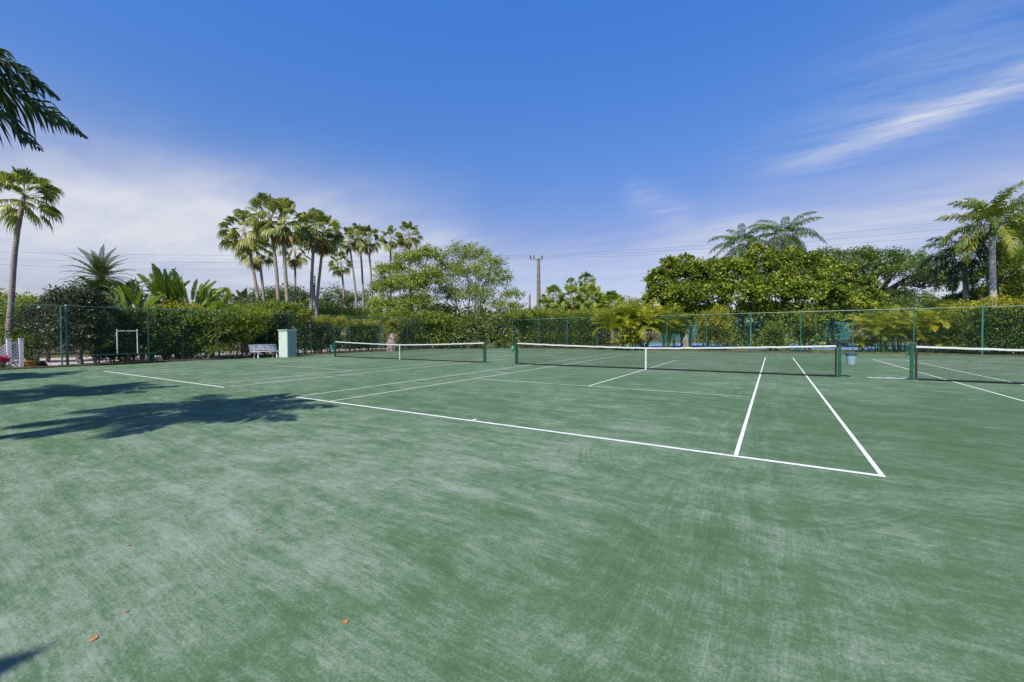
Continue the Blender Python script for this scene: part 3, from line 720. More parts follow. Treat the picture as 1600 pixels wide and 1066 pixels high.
# ------------------------------------------------------------------ things by the left fence
# storage cabinet
t = empty('storage_cabinet', -18.25, 10.12, 0, R(8)); tag(t, 'tall pale green storage cabinet standing at the end of the white bench', 'cabinet')
MB().box((-.42, -.36, 0), (.42, .36, 1.80), .012).build('body', MT['cab'], t)
MB().box((-.48, -.42, 1.803), (.48, .42, 1.88), .015).box((-.44, -.38, 1.881), (.44, .38, 1.90), .004).build('lid', MT['cabdim'], t)
dm = MB()
for i in range(6): dm.box((.423, -.33+i*.11, .07), (.440, -.224+i*.11, 1.74), .004)
do = dm.build('door', MT['cabdim'], t)  # shade of the face turned from the sun is in this darker colour
MB().tube([(.443, .03, .98), (.47, .03, .98), (.47, .03, 1.09), (.443, .03, 1.09)], .02, 8).build('handle', MT['black'], do)
sm = MB()
for i in range(16): sm.box((-.40, -.371, .06+i*.108), (.40, -.3625, .155+i*.108), .003)
sm.build('side_slats', MT['cab'], t)
# bench
t = empty('park_bench', -19.0, 9.05, 0, R(2)); tag(t, 'white slatted park bench beside the pale green cabinet', 'bench')
mb = MB()
for i in range(4): mb.box((-.24+i*.115, -.92, .415), (-.135+i*.115, .92, .445), .006)
mb.build('seat', MT['bench'], t)
mb = MB()
for i in range(4):
    z = .50+i*.105; x = -.27-.035*i
    mb.box((x-.02, -.92, z), (x+.008, .92, z+.088), .006)
mb.build('backrest', MT['bench'], t)
for y in (-.62, .62):
    mb = MB(); mb.tube([(-.30, y, 0), (-.20, y, .41)], .035, 6); mb.tube([(.22, y, 0), (.13, y, .41)], .035, 6); mb.box((-.28, y-.04, .375), (.22, y+.04, .413), .004); mb.tube([(-.24, y, .41), (-.415, y, .92)], .03, 6); mb.build('leg', MT['bench'], t)
# long dark board bench and white tube frame
t = empty('long_bench', -19.62, 2.05); tag(t, 'long low dark green bench top running to the second fence post at left', 'bench')
MB().box((-.2, -1.45, .52), (.2, 1.32, .58), .01).build('seat', MT['darkboard'], t)
for y in (-1.2, .05, 1.15):
    mb = MB(); mb.box((-.16, y-.03, 0), (-.10, y+.03, .517), .005); mb.box((.10, y-.03, 0), (.16, y+.03, .517), .005); mb.box((-.10, y-.02, .1), (.10, y+.02, .14)); mb.build('leg', MT['darkboard'], t)
t = empty('tube_frame', -19.62, 2.13, .58); tag(t, 'white metal tube frame standing up on the long dark bench', 'frame')
for y in (-.415, .415): MB().tube([(0, y, 0), (0, y, 1.32)], .022, 8).build('upright', MT['white_metal'], t)
MB().tube([(0, -.393, 1.22), (0, .393, 1.22)], .02, 8).build('crossbar', MT['white_metal'], t)
# white lattice gate
def lattice(mb, y0, y1, z0, ztop, x, st=.155):
    w = .021
    for sg in (1, -1):
        k = y0-2
        while k < y1+2:
            pts = []
            for i in range(61):
                q = i/60*1.6; y = k+q*sg if sg == 1 else k+1.6-q; z = z0+q
                if y0 <= y <= y1 and z <= ztop(y): pts.append((y, z))
            if len(pts) > 2:
                (ya, za), (yb, zb) = pts[0], pts[-1]; xx = x+(.007 if sg == 1 else -.007)
                d = np.array([yb-ya, zb-za]); d = d/np.linalg.norm(d); nn = np.array([-d[1], d[0]])*w
                V = []
                for dx in (-.0055, .0055): V += [(xx+dx, ya+nn[0], za+nn[1]), (xx+dx, ya-nn[0], za-nn[1]), (xx+dx, yb-nn[0], zb-nn[1]), (xx+dx, yb+nn[0], zb+nn[1])]
                mb.add(V, [(0,1,2,3),(7,6,5,4),(0,4,5,1),(1,5,6,2),(2,6,7,3),(3,7,4,0)])
            k += st
XG = -20.75
def yonX(u, X):
    d = ray(u, 540); return CAMP[1]+d[1]*(X-CAMP[0])/d[0]
ya, yb, yc = yonX(14, XG), yonX(33, XG), yonX(-26, XG)
t = empty('lattice_gate', XG, ya); tag(t, 'white lattice garden gate with square posts at the far left edge', 'gate')
for y in (ya, yb): MB().box((-.075, y-ya-.075, 0), (.075, y-ya+.075, 1.40), .01).box((-.085, y-ya-.085, 1.401), (.085, y-ya+.085, 1.43), .008).build('post', MT['white_paint'], t)
mb = MB(); mm = (ya+yb)/2; hw = (yb-ya)/2
lattice(mb, .08, yb-ya-.08, .06, lambda y: 1.18+.14*math.sin(math.pi*max(0, min(1, y/(yb-ya)))), 0); mb.build('lattice_panel', MT['white_paint'], t)
mb = MB(); lattice(mb, yc-ya, -.08, .06, lambda y: max(.7, 1.28+y*.75), 0)
mb.box((-.02, yc-ya, .03), (.02, -.08, .06)); mb.build('lattice_panel', MT['white_paint'], t)
# pot and pink flowers
px_, py_ = -20.85, yonX(46, -20.85)
t = empty('flower_pot', px_, py_); tag(t, 'round orange clay pot on the ground beside the white lattice gate', 'flower pot')
prof = [(.14, 0), (.20, .10), (.25, .22), (.27, .30), (.29, .31), (.29, .35), (.24, .35), (.22, .28), (.001, .27)]; V = []; F2 = []; nb = 20
for rr, zz in prof:
    for k in range(nb): a = 6.2832*k/nb; V.append((rr*math.cos(a), rr*math.sin(a), zz))
for i in range(len(prof)-1):
    for k in range(nb): F2.append((i*nb+k, i*nb+(k+1) % nb, (i+1)*nb+(k+1) % nb, (i+1)*nb+k))
mkobj('pot', np.array(V), F2, MT['terracotta'], t, None, True)
C = rng.normal(size=(260, 3))*np.array([.14, .14, .16])+np.array([0, 0, .48]); v, f, ti = leaves(C, unit(C-[0, 0, .3]), .13, .4, .4, .6)
mkobj('foliage', v, f, MT['dark'], t, ti)
gx, gy = -20.3, yonX(3, -20.3)
t = empty('flowering_plant', gx, gy); tag(t, 'bright pink flowers on a small plant in front of the white lattice', 'plant')
mb = MB()
for i in range(7): a = i*.9; limb(mb, (0, 0, 0), (.15*math.cos(a), .15*math.sin(a), .35+.1*rng.random()), .008, .004, 4, .2, 4)
mb.build('stem', MT['shaft'], t)
C = rng.normal(size=(320, 3))*np.array([.055, .07, .05])+np.array([0, 0, .42]); v, f, ti = leaves(C, unit(C-[0, 0, .2]), .11, .9, .5, .8); mkobj('flower', v, f, MT['pink'], t, ti)
C = rng.normal(size=(240, 3))*np.array([.14, .15, .08])+np.array([0, 0, .17]); v, f, ti = leaves(C, unit(C), .08, .5, .5, .6); mkobj('foliage', v, f, MT['hedge'], t, ti)
# dark hose reel stone thing on the pavement
mb = MB(); yb2 = yonX(63, -21.2); mb.tube([(0, -.22, .05), (0, -.12, .14), (0, .02, .18), (0, .14, .10), (0, .24, .03)], [.03, .12, .14, .10, .03], 9)
tag(mb.build('garden_stone', MT['black'], None, True, (-21.2, yb2, 0)), 'small dark stone lying on the pink pavement right of the orange pot', 'stone')

# ------------------------------------------------------------------ utility pole and wires
pb = G(842, 70); t = empty('utility_pole', pb[0], pb[1], 0, YAW*-1); tag(t, 'tall wooden utility pole with a crossarm rising behind the middle hedge', 'utility pole')
ptop = Z(842, 404, 70)
MB().tube([(0, 0, -.2), (0, 0, ptop*.5), (0, 0, ptop)], [.42, .36, .26], 10).build('pole', MT['wood'], t)
MB().box((-1.45, -.1, ptop-.25), (.75, .1, ptop-.05), .02).build('crossarm', MT['greybark'], t)
for x in (-1.35, -.75, .6): MB().tube([(x, 0, ptop-.06), (x, 0, ptop+.15), (x, 0, ptop+.35), (x, 0, ptop+.6)], [.05, .13, .09, .04], 8).build('insulator', MT['ceramic'], t)
pb2 = G(828, 90); t = empty('utility_pole', pb2[0], pb2[1]); tag(t, 'short distant pole just left of the tall utility pole, nearly hidden by foliage', 'utility pole')
MB().tube([(0, 0, -.2), (0, 0, Z(828, 460, 90))], [.28, .2], 8).build('pole', MT['wood'], t)
def wire(lab, pts, sag, r=.012):
    P = []
    for (a, c) in zip(pts[:-1], pts[1:]):
        a = np.array(a, float); c = np.array(c, float)
        for q in np.linspace(0, 1, 22)[:-1]: P.append(a+(c-a)*q-np.array([0, 0, sag*4*q*(1-q)]))
    P.append(np.array(pts[-1], float)); tag(MB().tube(P, r, 5).build('power_line', MT['ceramic']), lab, 'power line', 'power lines crossing the sky')
def at3(u, v, d): q = G(u, d); return (q[0], q[1], Z(u, v, d))
for i, (v0, lab) in enumerate(((396, 'highest power line at left, passing behind the fan palms'), (404, 'middle power line of the three at left'), (409, 'lowest power line of the three at left'))):
    wire(lab, [at3(-80, v0-4+i*2, 62), at3(860 if i == 9 else 835, 399+i*2+(60 if i == 9 else 0), 70)], [-.6, -.1, .5][i]+1.0)
for i, (v1, lab) in enumerate(((322, 'upper power line sloping up to the right from the utility pole'), (336, 'middle power line sloping up to the right from the utility pole'), (350, 'lower power line sloping up to the right from the utility pole'))):
    wire(lab, [at3(836+i*4, 399+i*2, 70), at3(1680, v1, 58)], .9)
# banded marker mast between the palm trunks
q = G(492, 48); t = empty('marker_mast', q[0], q[1]); tag(t, 'slim pole with black and white bands showing between two palm trunks', 'pole')
MB().tube([(0, 0, 0), (0, 0, Z(492, 446, 48))], .13, 10).build('pole', MT['greybark'], t)
z1, z2 = Z(492, 448, 48), Z(492, 430, 48)
for i in range(8):
    a = z1+(z2-z1)*i/8; MB().tube([(0, 0, a+.005), (0, 0, a+(z2-z1)/8)], .17 if i % 2 else .15, 10).build('band', MT['white_paint' if i % 2 else 'black'], t)

# ------------------------------------------------------------------ palms
FG = 'tall fan palms in the cluster at left'
def fp(label, uc, vc, rc, ub, depth, tr=4.2, nf=32, dead=8, group=FG, **k):
    a = G(ub, depth); c = G(uc, depth); H = Z(uc, vc, depth)
    return fan_palm(label, (a[0], a[1]), (c[0], c[1], H), W(rc, depth)*(.90 if depth < 50 else .84), W(tr, depth)*.60, group, int(nf*1.0), int(dead*.7), **k)
fp('lone tall fan palm with a curving trunk at the far left edge', 44, 302, 54, 8, 23.5, 6.2, 34, 0, None, bottom=-45, seg=22)
fp('fan palm leaning left, leftmost of the tall cluster', 384, 356, 42, 414, 40, 4.2)
fp('shorter fan palm behind the leftmost one, thin leaning trunk', 404, 387, 34, 420, 44, 3.6, 26, 10)
fp('tallest fan palm, left of the two highest crowns in the cluster', 424, 333, 42, 440, 39, 4.6)
fp('second tallest fan palm with a thick upright trunk and brown skirt', 446, 340, 44, 451, 38, 4.8, 34, 16)
fp('small fan palm with a straight thin trunk tucked between the tallest ones', 463, 388, 30, 464, 46, 3.0, 24, 6)
fp('fan palm whose trunk leans right, left one of the pair near the banded pole', 496, 352, 38, 483, 41, 4.4)
fp('fan palm with a reddish upper trunk, right one of the pair near the banded pole', 508, 360, 40, 493, 43, 4.0, 34, 14)
fp('shortest fan palm in front, with a small round crown', 534, 407, 23, 545, 48, 3.0, 26, 4)
fp('slim fan palm leaning left, first of the right hand row', 547, 370, 27, 561, 56, 2.8, 24, 6)
fp('slim upright fan palm, second of the right hand row', 563, 366, 27, 571, 58, 2.8, 24, 5)
fp('slim fan palm with a curved trunk, third of the right hand row', 577, 371, 29, 584, 56, 2.9, 26, 6)
fp('fan palm rising behind the leafy tree, left of the last two', 612, 368, 26, 612, 60, 2.9, 24, 5)
fp('fan palm rising behind the leafy tree, rightmost of the cluster', 641, 363, 28, 641, 58, 2.9, 26, 5)
fp('small fan palm peeking over the bushes right of the banana leaves', 345, 466, 30, 347, 36, 4, 28, 6, None)
SG = 'cabbage palms behind the utility pole'
for lab, u, v, r, d, dd in (('cabbage palm with its crown just right of the utility pole', 864, 461, 20, 62, 14), ('cabbage palm with drooping brown skirt, second right of the utility pole', 893, 462, 22, 60, 16), ('highest cabbage palm crown standing clear of the others against the sky', 917, 436, 15, 70, 5),
                            ('small topmost crown just left of the highest cabbage palm', 893, 442, 11, 75, 4), ('broad cabbage palm in the middle of the clump', 922, 463, 26, 58, 16), ('low cabbage palm at the right end of the clump', 955, 473, 24, 56, 14), ('low cabbage palm between the pole and the hedge top', 850, 478, 18, 58, 10), ('cabbage palm low behind the clump, left of the rightmost', 940, 480, 22, 60, 14)):
    fp(lab, u, v, r*1.3, u+rng.normal()*2, d, 3, 36, dd, SG, name='cabbage_palm', mat='lime', seg=14)

# date palms at left

def fe(label, uc, vc, rc, ub, depth, tr, **k):
    a = G(ub, depth); c = G(uc, depth); return feather_palm(label, (a[0], a[1]), (c[0], c[1], Z(uc, vc, depth)), W(rc, depth)*1.25, W(tr, depth), **k)
fe('date palm with a round crown of stiff arching fronds, upper one at left', 160, 434, 42, 160, 34, 7, nf=60, nl=40, ll=.38, lw=.06, mat='date', elr=(88, -45), bend=.8, plum=.1, hang=.15, trunk='bark', name='date_palm')
fe('lower date palm crown just beneath and in front of the round one', 153, 458, 34, 153, 30, 6, nf=30, nl=40, ll=.42, lw=.085, mat='date', elr=(75, -30), bend=1.1, plum=.3, hang=.15, trunk='bark', name='date_palm')
fe('dark date palm right of the lower crown, half behind shrubs', 200, 462, 34, 200, 32, 6, nf=28, nl=40, ll=.42, lw=.085, mat='date', elr=(75, -20), bend=1.1, plum=.3, hang=.2, trunk='bark', name='date_palm')
fe('dark spiky palm right of the small fan palm', 382, 478, 24, 382, 38, 5, nf=24, nl=36, ll=.42, lw=.09, mat='date', elr=(85, 0), bend=.6, plum=.3, hang=.15, trunk='bark', name='date_palm')
# coconut palms over the sea grapes
CG = 'coconut palms rising over the sea grape trees'
fe('coconut palm left of the two above the sea grapes', 1158, 380, 44, 1158, 46, 5, nf=22, nl=52, ll=.85, lw=.07, mat='coco', elr=(68, -50), bend=1.3, hang=.9, group=CG, name='coconut_palm', trunk='royaltrunk')
fe('taller coconut palm right of the two above the sea grapes', 1224, 368, 52, 1224, 46, 5, nf=28, nl=52, ll=.9, lw=.07, mat='coco', elr=(70, -55), bend=1.4, hang=.95, group=CG, name='coconut_palm', trunk='royaltrunk')
# royal palms at right
RG = 'royal palms at the right edge'
fe('royal palm with golden lower fronds and a pale trunk near the right edge', 1548, 368, 62, 1553, 30, 4.6, nf=26, nl=60, ll=.82, lw=.075, mat='royal_gold', elr=(86, -35), bend=1.25, plum=.55, hang=.6, shaft=0.9, trunk='royaltrunk', group=RG, name='royal_palm', wob=.05)
fe('darker royal palm left of the golden one, smooth grey trunk', 1506, 418, 54, 1511, 33, 4.2, nf=24, nl=60, ll=.85, lw=.075, mat='royal', elr=(80, -50), bend=1.4, plum=.55, hang=.7, shaft=0.9, trunk='royaltrunk', group=RG, name='royal_palm', wob=.05)

# row of royal palms left of and behind the camera: one frond tip is in view, their shadows lie on the clay
def near_royal(label, x, y, H, seed, fr=None, az0=0):
    return feather_palm(label, (x, y), (x, y, H), 3.4, .17, nf=15, nl=130, ll=.85, lw=.05, mat='royal', elr=(70, -38), bend=1.25, plum=.6, hang=.75, shaft=1.2, trunk='royaltrunk', bulge=1.25,
                        name='royal_palm', wob=.02, az0=az0, group='royal palms beside the courts', fr_list=fr, rach=.03)
NR = [ # azimuth (deg from +X), elevation, length, bend
 (75, 5, 3.75, .65), (87, 33, 3.0, 1.0), (112, 5, 3.3, 1.0), (64, -3, 3.6, .7), (70, 14, 3.5, .8), (45, 30, 3.7, 1.1), (32, 12, 3.7, .9), (135, 25, 3.6, 1.3), (160, 20, 2.6, 1.5),
 (200, 45, 2.4, 1.7), (245, 45, 2.2, 1.8), (290, 45, 2.2, 1.8), (335, 40, 2.4, 1.7), (100, 68, 2.6, .9), (10, 45, 2.6, 1.5)]
NR = [(R(a), R(e), l, b_) for a, e, l, b_ in NR]
nr = near_royal('near royal palm whose drooping dark fronds hang into the top left corner', .45, -7.3, 4.17, 1, NR)
nr['label'] = 'near royal palm whose drooping dark fronds hang into the top left corner'
for i, (x, y, rz, s, lab) in enumerate(((-6.0, -8.1, .3, 1.0, 'royal palm outside the photo at left whose shadow lies across the far left clay'), (-13.5, -8.0, 1.3, 1.02, 'royal palm outside the photo shading the strip by the left fence'), (7.55, -13.0, -.35, 1.0, 'royal palm behind the camera whose frond shadow reaches the bottom left corner'),)):
    c = copy_tree(nr); c.location = (x, y, 0); c.rotation_euler = (0, 0, rz); c.scale = (s, s, s); c['label'] = lab

# ------------------------------------------------------------------ broadleaf trees and hedges
def Bl(u, v, ru, rv, depth, base, dd=0, rd=None):
    """a clump of crown at bearing u, height v, size in survey units"""
    q = G(u, depth+dd); return (q[0]-base[0], q[1]-base[1], Z(u, v, depth+dd), W(ru, depth), W(rd if rd else ru, depth), W(rv, depth))
def tr(label, cat, ub, depth, bl, mat, n, size, **k):
    base = G(ub, depth); B_ = [Bl(u, v, ru, rv, depth, base, dd) for (u, v, ru, rv, dd) in bl]
    return tree(label, cat, base[0], base[1], B_, mat, n, size, **k)
# left
tr('dark glossy tree behind the thick fence post with a short pale trunk', 'tree', 124, 22.0, [(125, 470, 34, 22, 0), (92, 478, 20, 16, .5), (150, 482, 26, 20, .5), (120, 505, 34, 24, -.2), (150, 520, 22, 22, .3), (100, 530, 20, 18, .2), (128, 540, 26, 16, 0)],
   'magnolia', 15000, .13, trunk_r=.13, bark='greybark', aspect=.5, sub=30, sig=.22, fork=.3)
tr('pale brown leaved shrub left of the thick fence post', 'shrub', 70, 24.5, [(60, 500, 30, 22, 0), (85, 515, 26, 26, 0), (45, 525, 26, 24, .3), (90, 490, 20, 14, .3), (70, 540, 30, 18, 0)],
   'magnolia', 13000, .10, name='shrub', trunk_r=.08, stems=3, sub=30, sig=.25, fork=.2)
tr('light green bushes behind the lone palm trunk', 'tree', 45, 34, [(10, 482, 26, 22, 0), (50, 480, 22, 20, 0), (80, 482, 18, 16, 0), (-20, 475, 26, 26, 0), (30, 505, 45, 25, 0)], 'lime', 12000, .16, sub=24)
tr('low dark leafy plants behind the lattice gate', 'shrub', 25, 24, [(10, 530, 26, 20, 0), (40, 535, 24, 18, 0), (-15, 530, 20, 20, 0)], 'hedge', 6000, .16, name='shrub', trunk_r=.05, stems=3, fork=.1, aspect=.4)
tr('small sunlit shrub behind the white tube frame', 'shrub', 190, 27, [(190, 537, 22, 10, 0), (205, 545, 26, 10, 0), (178, 550, 16, 8, 0)], 'lime', 3600, .11, name='shrub', trunk_r=.04, stems=3, fork=.1)
hedge('low dark hedge under the white tube frame', -21.6, -20.5, 1.0, 3.0, .85, 'dark', .08)
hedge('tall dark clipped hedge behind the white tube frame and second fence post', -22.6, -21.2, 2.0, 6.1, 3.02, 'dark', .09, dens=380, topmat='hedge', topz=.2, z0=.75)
h = hedge('dark hedge block right of the second fence post', -21.9, -20.6, 3.4, 6.3, 2.7, 'dark', .085, dens=360, rough=.2)
tr('loose light green shrub at the third fence post', 'shrub', 330, 26.5, [(322, 502, 20, 16, 0), (340, 520, 22, 20, 0), (318, 535, 20, 16, 0), (352, 500, 16, 14, 0), (345, 545, 18, 8, 0)], 'hedge', 9500, .11, name='shrub', trunk_r=.06, stems=4, fork=.15, bark='greybark')
tr('yellow green shrub leaning over the fence left of the bench', 'shrub', 378, 28, [(370, 503, 22, 16, 0), (392, 515, 20, 20, 0), (372, 530, 20, 16, 0), (398, 495, 20, 12, 0), (360, 490, 18, 10, 0)], 'lime', 14000, .11, name='shrub', trunk_r=.06, stems=4, fork=.15, bark='greybark')
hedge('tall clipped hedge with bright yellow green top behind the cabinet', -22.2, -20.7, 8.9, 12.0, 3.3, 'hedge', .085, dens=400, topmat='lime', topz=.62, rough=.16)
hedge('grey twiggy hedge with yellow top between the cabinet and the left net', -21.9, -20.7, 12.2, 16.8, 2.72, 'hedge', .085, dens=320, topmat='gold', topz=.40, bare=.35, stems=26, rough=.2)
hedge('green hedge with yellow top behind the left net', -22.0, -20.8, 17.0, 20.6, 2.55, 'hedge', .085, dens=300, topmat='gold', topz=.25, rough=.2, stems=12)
hedge('rounded yellow croton bush in the gap of the left hedges', -21.8, -20.7, 21.5, 22.5, 2.75, 'gold', .10, dens=420, name='croton_bush', rough=.25)
hedge('narrow dark hedge block right of the yellow croton', -21.8, -20.7, 22.6, 24.6, 2.8, 'dark', .09, dens=330)
hedge('bright green rounded bush near the far left corner of the fence', -22.0, -20.8, 25.4, 28.0, 2.75, 'lime', .10, dens=280, name='shrub', rough=.28)
hedge('dark bush filling the far left corner behind the fence', -23.5, -21.5, 28.2, 31.5, 3.3, 'dark', .12, dens=200, name='shrub', rough=.3)
# textured stump
q = G(612, 37.6); mb = MB(); mb.tube([(0, 0, -.1), (0, 0, .4), (.05, 0, .8), (.1, 0, 1.2), (0, 0, 1.6)], [.45, .46, .40, .30, .12], 12)
for i in range(60):
    a = rng.random()*6.28; z = rng.random()*1.4; r0 = .43-.08*z; p0 = np.array([math.cos(a)*r0, math.sin(a)*r0, z]); mb.tube([p0, p0+np.array([math.cos(a)*.12, math.sin(a)*.12, .22])], [.05, .015], 4)
tag(mb.build('palm_stump', simple('grey_stump', (.30,.23,.19), .95, .4, 5), None, False, (q[0], q[1], 0)), 'rough grey palm stump left of the yellow croton', 'tree stump')
# traveller's palms and bananas
q = G(262, 27.5); paddle_plant('large traveller palm with upright paddle leaves above the dark hedge', q[0], q[1],
    [(-.6, -.9, 2.5, 10, 1.3, 1.7, .24, 38), (.2, 0, 2.9, 11, 1.5, 1.8, .25, 34), (0, 1.2, 2.6, 11, 1.5, 1.7, .24, 40), (.3, -1.9, 1.9, 10, 1.2, 1.6, .24, 42), (-.2, 2.3, 2.0, 9, 1.2, 1.7, .24, 45)])
q = G(300, 29.5); paddle_plant('yellow green banana plant at the right end of the paddle leaves', q[0], q[1],
    [(0, 0, 2.2, 10, 1.2, 1.9, .27, 50), (.6, 1.0, 1.9, 10, 1.1, 1.8, .26, 55), (.2, -1.0, 2.5, 10, 1.3, 1.9, .26, 38)], name='banana_plant')
q = G(222, 26.5); paddle_plant('dark banana plant at the left end of the paddle leaves', q[0], q[1], [(0, 0, 1.8, 9, .9, 1.7, .26, 70), (0, 1.1, 1.9, 8, .9, 1.8, .26, 70), (.2, -1.0, 1.6, 8, .8, 1.5, .24, 80)], mat='paddledark', name='banana_plant')
tr('mixed yellow and orange shrub under the banana leaves', 'shrub', 290, 27, [(285, 488, 26, 12, 0), (305, 492, 22, 12, 0), (262, 490, 26, 12, 0)], 'gold', 3500, .14, name='shrub', trunk_r=.06, stems=3)
tr('pale feathery shrub behind the fence left of the yellow topped hedge', 'shrub', 350, 34, [(335, 487, 24, 14, 0), (365, 488, 26, 14, 0), (395, 480, 26, 12, 0)], 'greyleaf', 7000, .13, name='shrub', trunk_r=.06, stems=3)
# trees behind the palm cluster
tr('airy olive tree behind the left palm trunks', 'tree', 440, 62, [(425, 470, 26, 20, 0), (455, 465, 26, 18, 0), (405, 480, 26, 16, 0), (475, 480, 20, 14, 0)], 'far', 11000, .26, sub=34, sig=.2)
tr('airy grey green tree seen between the banded pole and the slim palms', 'tree', 530, 62, [(505, 478, 24, 18, 0), (530, 468, 28, 20, 0), (560, 472, 22, 18, 0), (525, 492, 50, 14, 0)], 'far', 13000, .24, sub=36, sig=.2)
tr('dense green shrub behind the yellow topped hedges', 'shrub', 520, 45, [(480, 492, 26, 12, 0), (520, 494, 30, 12, 0), (560, 494, 26, 12, 0)], 'hedge', 8000, .17, name='shrub', stems=3)
# the two fine-leaved trees in the middle
tr('loose yellow green tree with many stems, left of the two middle trees', 'tree', 655, 46, [(640, 408, 24, 18, 0), (612, 425, 24, 16, 0), (670, 400, 24, 16, 1), (600, 450, 24, 18, 0), (640, 445, 34, 22, -1), (675, 435, 26, 22, 0), (600, 478, 26, 20, -1), (650, 475, 34, 20, -1), (590, 500, 18, 14, -1)],
   'airy', 25000, .20, stems=4, trunk_r=.14, bark='greybark', sub=95, sig=.13, twigs=7, low=.3, fork=.3)
tr('broad airy tree with grey twigs, right of the two middle trees', 'tree', 735, 49, [(720, 395, 24, 16, 0), (745, 400, 26, 18, 1), (770, 415, 24, 18, 0), (700, 420, 26, 22, 0), (735, 430, 34, 24, -1), (780, 440, 24, 20, 0), (800, 462, 18, 14, 0), (740, 462, 40, 22, -1), (700, 460, 24, 22, -1), (790, 480, 26, 14, -1), (690, 485, 26, 14, 0)],
   'airy', 21000, .19, stems=5, trunk_r=.15, bark='greybark', sub=95, sig=.13, twigs=8, low=.3, fork=.3)
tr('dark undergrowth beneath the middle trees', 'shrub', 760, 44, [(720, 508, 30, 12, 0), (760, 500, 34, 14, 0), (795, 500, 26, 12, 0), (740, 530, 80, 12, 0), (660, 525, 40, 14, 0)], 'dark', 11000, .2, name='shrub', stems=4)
# plants behind the back fence, left half
for lab, u, d, Hh, r_ in (('large leaved plant behind the back fence at its left corner', 722, 46, 1.0, .9), ('large leaved plant behind the back fence between the first posts', 755, 45, .9, .9), ('large leaved plant behind the back fence left of the clipped hedge', 788, 44, 1.0, .9)):
    q = G(u, d); paddle_plant(lab, q[0], q[1], [(0, 0, .5, 12, .9, .9, .34, 70), (.8, .3, .3, 10, .8, .8, .3, 80), (-.8, .1, .8, 10, 1.0, .9, .3, 70)], mat='paddledark', name='leafy_plant', group='large leaved plants behind the back fence')
xa, xb_ = xonY(801, 32.6), xonY(948, 32.6)
hedge('long clipped green hedge behind the back fence in the middle of the photo', xa, xb_, 32.0, 33.6, 3.4, 'hedge', .10, dens=330, topmat='lime', topz=.6, rough=.14, stems=14)
AG = 'yellow green areca palms along the back fence'
for lab, u, d, Hh, rr, n_ in (('areca palm clump right of the clipped hedge', 965, 37.2, 4.6, 2.3, 13), ('areca palm clump with the most golden fronds, behind the middle net strap', 1003, 36.9, 4.8, 2.4, 14), ('areca palm clump partly over the blue court', 1040, 36.6, 4.2, 2.2, 11),
                         ('small areca palm clump low by the fence under the golden ones', 985, 35.6, 1.5, 1.2, 8)):
    q = G(u, d); areca(lab, q[0], q[1], Hh, rr, n_, group=AG)
tr('golden bushy growth behind the areca palms right of the clipped hedge', 'shrub', 1000, 39.5, [(955, 492, 22, 12, 0), (985, 484, 24, 14, 0), (1015, 486, 22, 12, 0), (1045, 492, 22, 12, 0), (1070, 500, 18, 10, 0), (1000, 505, 40, 14, 0), (945, 500, 20, 10, 0)], 'gold', 11000, .14, name='shrub', trunk_r=.06, stems=5, sub=50, sig=.15)
tr('yellow green bushy trees between the utility pole and the sea grapes', 'tree', 930, 66, [(862, 484, 16, 12, 0), (890, 478, 20, 14, 0), (925, 472, 22, 16, 0), (955, 472, 20, 16, 0), (985, 480, 18, 14, 0), (1008, 488, 14, 12, 0), (935, 492, 70, 12, 0), (830, 492, 16, 10, 0)], 'lime', 17000, .24, trunk_r=.15, stems=5, sub=60, sig=.15)
tr('lime green bushes rising behind the clipped hedge', 'shrub', 850, 43.5, [(812, 492, 20, 8, 0), (845, 490, 18, 7, 0), (880, 490, 22, 7, 0), (920, 491, 22, 8, 0)], 'lime', 6000, .15, name='shrub', trunk_r=.06, stems=4, sub=50, sig=.15)
tr('lime green bush behind the stump and croton', 'shrub', 635, 43, [(595, 500, 20, 14, 0), (625, 492, 20, 14, 0), (660, 498, 22, 14, 0), (690, 500, 18, 10, 0)], 'lime', 8000, .16, name='shrub', trunk_r=.06, stems=4, sub=50, sig=.15)
tr('bright yellow green new shoots standing over the hedge left of the cabinet', 'shrub', 420, 31.5, [(385, 488, 16, 9, 0), (408, 482, 16, 10, 0), (432, 479, 16, 10, 0), (455, 483, 16, 9, 0), (476, 490, 12, 7, 0), (362, 494, 14, 8, 0)], 'lime', 9000, .12, name='shrub', trunk_r=.05, stems=5, sub=50, sig=.16)
tr('loose dark shrub poking above the hedge between the second and third fence posts', 'shrub', 275, 25.6, [(246, 486, 13, 8, 0), (262, 494, 14, 10, 0), (284, 490, 14, 9, 0), (304, 500, 16, 12, 0), (270, 515, 22, 12, 0)], 'hedge', 6500, .11, name='shrub', trunk_r=.05, stems=5, sub=50, sig=.16)
tr('orange tipped croton shrub under the golden royal palm', 'shrub', 1575, 27.6, [(1545, 492, 22, 9, 0), (1580, 486, 24, 10, 0), (1612, 482, 24, 12, 0), (1560, 508, 26, 12, 0), (1600, 512, 30, 14, 0)], 'gold', 9000, .12, name='shrub', trunk_r=.05, stems=5, sub=50, sig=.16)
tr('dense dark green shrubs around the royal palm trunks', 'shrub', 1545, 35, [(1500, 468, 22, 12, 0), (1530, 462, 20, 14, 0), (1562, 455, 22, 16, 0), (1590, 452, 24, 18, 0), (1480, 478, 24, 12, 0), (1550, 482, 40, 14, 0), (1620, 460, 26, 26, 0)], 'hedge', 15000, .16, name='shrub', trunk_r=.08, stems=6, sub=50, sig=.16)
hedge('small tree-like golden shrub over the blue court', xonY(1042, 32.6)-.2, xonY(1066, 32.6)+.3, 32.2, 33.4, 3.0, 'lime', .10, dens=330, name='shrub', z0=1.3, rough=.2, stems=3)
